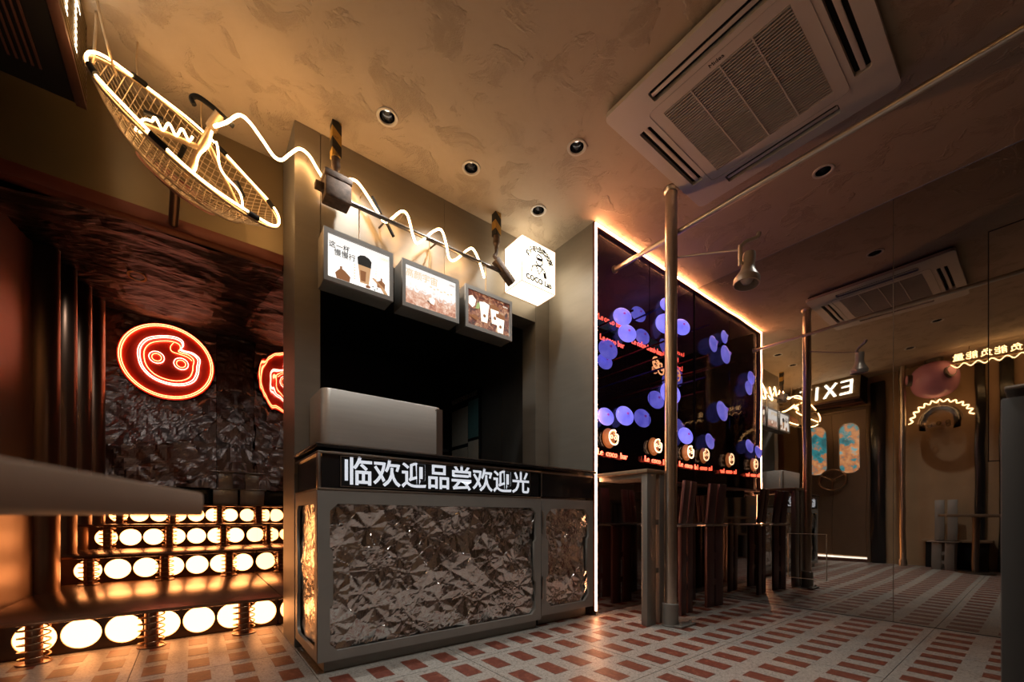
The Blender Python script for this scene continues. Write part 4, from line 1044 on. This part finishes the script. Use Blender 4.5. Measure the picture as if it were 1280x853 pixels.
# lamp on an arm from the pole
lp = thing('spot_lamp', 'bell shaped metal spot lamp on a thin arm from the round pole', 'lamp', (2.68, 1.13, 2.4))
a0, a1 = Vector((PX + 0.03, PYY - 0.03, H + 1.81)), Vector((2.675, 1.15, H + 1.665))
MB().cyl(a0, a1, 0.006, n=10).build('arm', 'lamp_metal', lp, 40)
br_pts = [a1 + Vector(p) for p in ((0.0, 0.0, -0.10), (0.0, 0.0, -0.02), (0.0, 0.0, 0.02), (0.02, -0.03, 0.045), (0.055, -0.075, 0.06), (0.06, -0.085, 0.085))]
MB().tube(br_pts, 0.013, 8).build('bracket', 'lamp_metal', lp, 40)
lc = a1 + Vector((0.045, -0.035, -0.02)); lax = Vector((-0.10, 0.05, -1)).normalized()
MB().lathe([(0.001, 0.0), (0.034, 0.002), (0.037, 0.02), (0.036, 0.075), (0.038, 0.095), (0.044, 0.115), (0.058, 0.140), (0.070, 0.158), (0.073, 0.165), (0.073, 0.200), (0.066, 0.200), (0.064, 0.168), (0.030, 0.10), (0.001, 0.098)], lc, lax, 32).build('shade', 'lamp_metal', lp, 35)
MB().lathe([(0.001, 0.195), (0.025, 0.188), (0.038, 0.165), (0.030, 0.13), (0.015, 0.11)], lc, lax, 20).build('bulb', 'ring_white', lp, 80)
MB().cyl(a1 + Vector((0, 0, -0.085)), lc + lax * 0.08, 0.012, n=10).build('knuckle', 'lamp_metal', lp, 40)

def bar_table(label, x0, x1, y0, y1, top, legs, thin=False):
    t = thing('bar_table', label, 'table', ((x0 + x1) / 2, (y0 + y1) / 2, 0))
    box('top', x0, x1, y0, y1, top - (0.010 if thin else 0.026), top, 'dark_pipe' if thin else 'table_wood', t, 0.003)
    if not thin: box('apron', x0 + 0.02, x1 - 0.02, y0 + 0.05, y1 - 0.01, top - 0.060, top - 0.0265, 'table_metal', t, 0.003)
    for ly in legs:
        for lx0, lx1 in ((x0 + 0.012, x0 + 0.118), (x0 + 0.160, x0 + 0.266)):
            box('leg_plank', lx0, lx1, ly, ly + 0.048, 0.0015, top - 0.0265, 'plank_shaded' if thin else 'table_metal', t, 0.004)
        for z in (0.36, 0.70): box('leg_link', x0 + 0.118, x0 + 0.160, ly + 0.010, ly + 0.038, z, z + 0.035, 'plank_shaded' if thin else 'table_metal', t)
    return t
bar_table('narrow wooden topped bar table reaching from the round pole to the dark glass', 2.445, 2.745, 1.655, 2.10, 1.084, (1.662,))
slat_chair('dark red slatted bar chair nearest the bar table and the round pole', 3.02, 1.84, math.radians(180 + 8), 0.69, 1.00, 'chair_dark')
slat_chair('dark red slatted bar chair between the other bar chair and the mirror wall', 3.50, 1.84, math.radians(180 - 6), 0.69, 1.00, 'chair_dark')
ws = thing('wall_shelf', 'thin dark shelf running along the foot of the dark glass panel', 'shelf', (3.3, 2.1, 1.07))
box('shelf_board', 2.76, XR - 0.004, 1.99, 2.131, 1.050, 1.068, 'chair_dark', ws, 0.002)
for x in (3.1, 3.8): box('bracket', x, x + 0.012, 2.03, 2.131, 0.98, 1.0495, 'dark_pipe', ws)
# second bar table at the right edge of the view
bar_table('bar table of grey planks standing by itself near the mirror wall', 1.575, 1.90, -0.62, 0.060, 1.065, (0.018, -0.60), True)
# table top close to the camera
ft = thing('cafe_table', 'thick brown table top with rounded corners in the foreground by the steps', 'table', (-0.30, 0.55, 0))
e1, e2 = Vector((-0.27, -0.963, 0)), Vector((-0.963, 0.27, 0))
P0 = Vector((0.018, 0.795, 0.745))
MB().prism(rrect(0, 0.62, 0, 0.46, 0.025, 5), P0, e1, e2, (0, 0, 1), 0.034).build('top', 'slab_grey', ft, 40, 0.004)
pc_ = P0 + e1 * 0.32 + e2 * 0.23
MB().cyl((pc_.x, pc_.y, 0.02), (pc_.x, pc_.y, 0.745), 0.035, n=18).build('pedestal', 'dark_pipe', ft, 40)
MB().cyl((pc_.x, pc_.y, 0.0015), (pc_.x, pc_.y, 0.02), 0.18, n=28).build('base', 'dark_pipe', ft, 40)
# clear plate leaning on the mirror
cpn = plate('clear_plate', rect(0.0, 0.27, 0.0, 0.37), [rect(0.004, 0.266, 0.004, 0.366)], (XR - 0.004, 1.05, 0.25), SIDE, 0.006, 'pipe_metal')
tag(cpn, 'thin metal outline of a small access hatch low on the mirror wall', 'hatch frame')

# ------------------------------------------------------------------ air conditioner
ac = thing('ceiling_air_conditioner', 'square white cassette air conditioner set into the ceiling beside the long pipe', 'air conditioner', (2.37, 0.995, CZ))
ax, ay, hw = 2.365, 0.985, 0.535
slot = 0.30
holes = [rrect(-slot, slot, 0.395, 0.465, 0.010, 2), rrect(-slot, slot, -0.465, -0.395, 0.010, 2), rrect(0.395, 0.465, -slot, slot, 0.010, 2), rrect(-0.465, -0.395, -slot, slot, 0.010, 2), rect(-0.305, 0.305, -0.305, 0.305)]
plate('face_panel', rrect(-hw, hw, -hw, hw, 0.035, 5), holes, (ax, ay, CZ - 0.030), ((1, 0, 0), (0, 1, 0)), 0.024, 'ac_white', ac)
box('back_tray', ax - hw + 0.02, ax + hw - 0.02, ay - hw + 0.02, ay + hw - 0.02, CZ - 0.017, CZ - 0.001, 'black_matt', ac)
m = MB()
for i in range(36):
    x = ax - 0.303 + i * 0.0169
    m.box(x, x + 0.0075, ay - 0.304, ay + 0.304, CZ - 0.044, CZ - 0.026)
gg = m.build('grille', 'ac_grey', ac); gg['kind'] = 'stuff'
for dy in (-0.15, 0.0, 0.15): box('grille_bar', ax - 0.304, ax + 0.304, ay + dy - 0.003, ay + dy + 0.003, CZ - 0.0455, CZ - 0.030, 'ac_white', ac)
MB().tube([(ax + x, ay + y, CZ - 0.0425) for x, y in rrect(-0.365, 0.365, -0.365, 0.365, 0.03, 5)], 0.0018, 5, True).build('panel_seam', 'ac_grey', ac)
for s in (-1, 1):
    box('vane', ax - slot + 0.006, ax + slot - 0.006, ay + s * 0.43 - 0.013, ay + s * 0.43 + 0.010, CZ - 0.036, CZ - 0.030, 'ac_white', ac, 0.002, Matrix.Translation((0, 0, 0)))
    box('vane', ax + s * 0.43 - 0.013, ax + s * 0.43 + 0.010, ay - slot + 0.006, ay + slot - 0.006, CZ - 0.036, CZ - 0.030, 'ac_white', ac, 0.002)
text('maker_mark', 'Midea', 0.030, (ax - 0.335, ay, CZ - 0.0426), ((0, -1, 0), (-1, 0, 0)), 'ink_plain', ac, 0.0005)

# ------------------------------------------------------------------ light of the lamps
def lamp_spot(name, p, energy, col, size=70, blend=0.6, rad=0.03):
    d = bpy.data.lights.new(name, 'SPOT'); d.energy = energy; d.color = col; d.spot_size = math.radians(size); d.spot_blend = blend; d.shadow_soft_size = rad
    o = bpy.data.objects.new(name, d); COL.objects.link(o); o.location = p
    return o
for p, en in zip(lights, (26, 26, 22, 18, 6, 40, 16, 8)):  # last three beams belong to the added downlights
    lamp_spot('downlight_beam', (p.x, p.y, CZ - 0.012), en, (0.97, 0.97, 0.93), 110, 0.9)
lamp_spot('hall_beam', (-0.35, 4.4, hall_top(4.4) - 0.05), 3.5, (1.0, 0.93, 0.86), 120, 0.9).rotation_euler = (math.radians(38), 0, 0)
lamp_spot('kitchen_beam', KLIGHT, 5, (0.95, 1.0, 0.98), 130, 0.9)
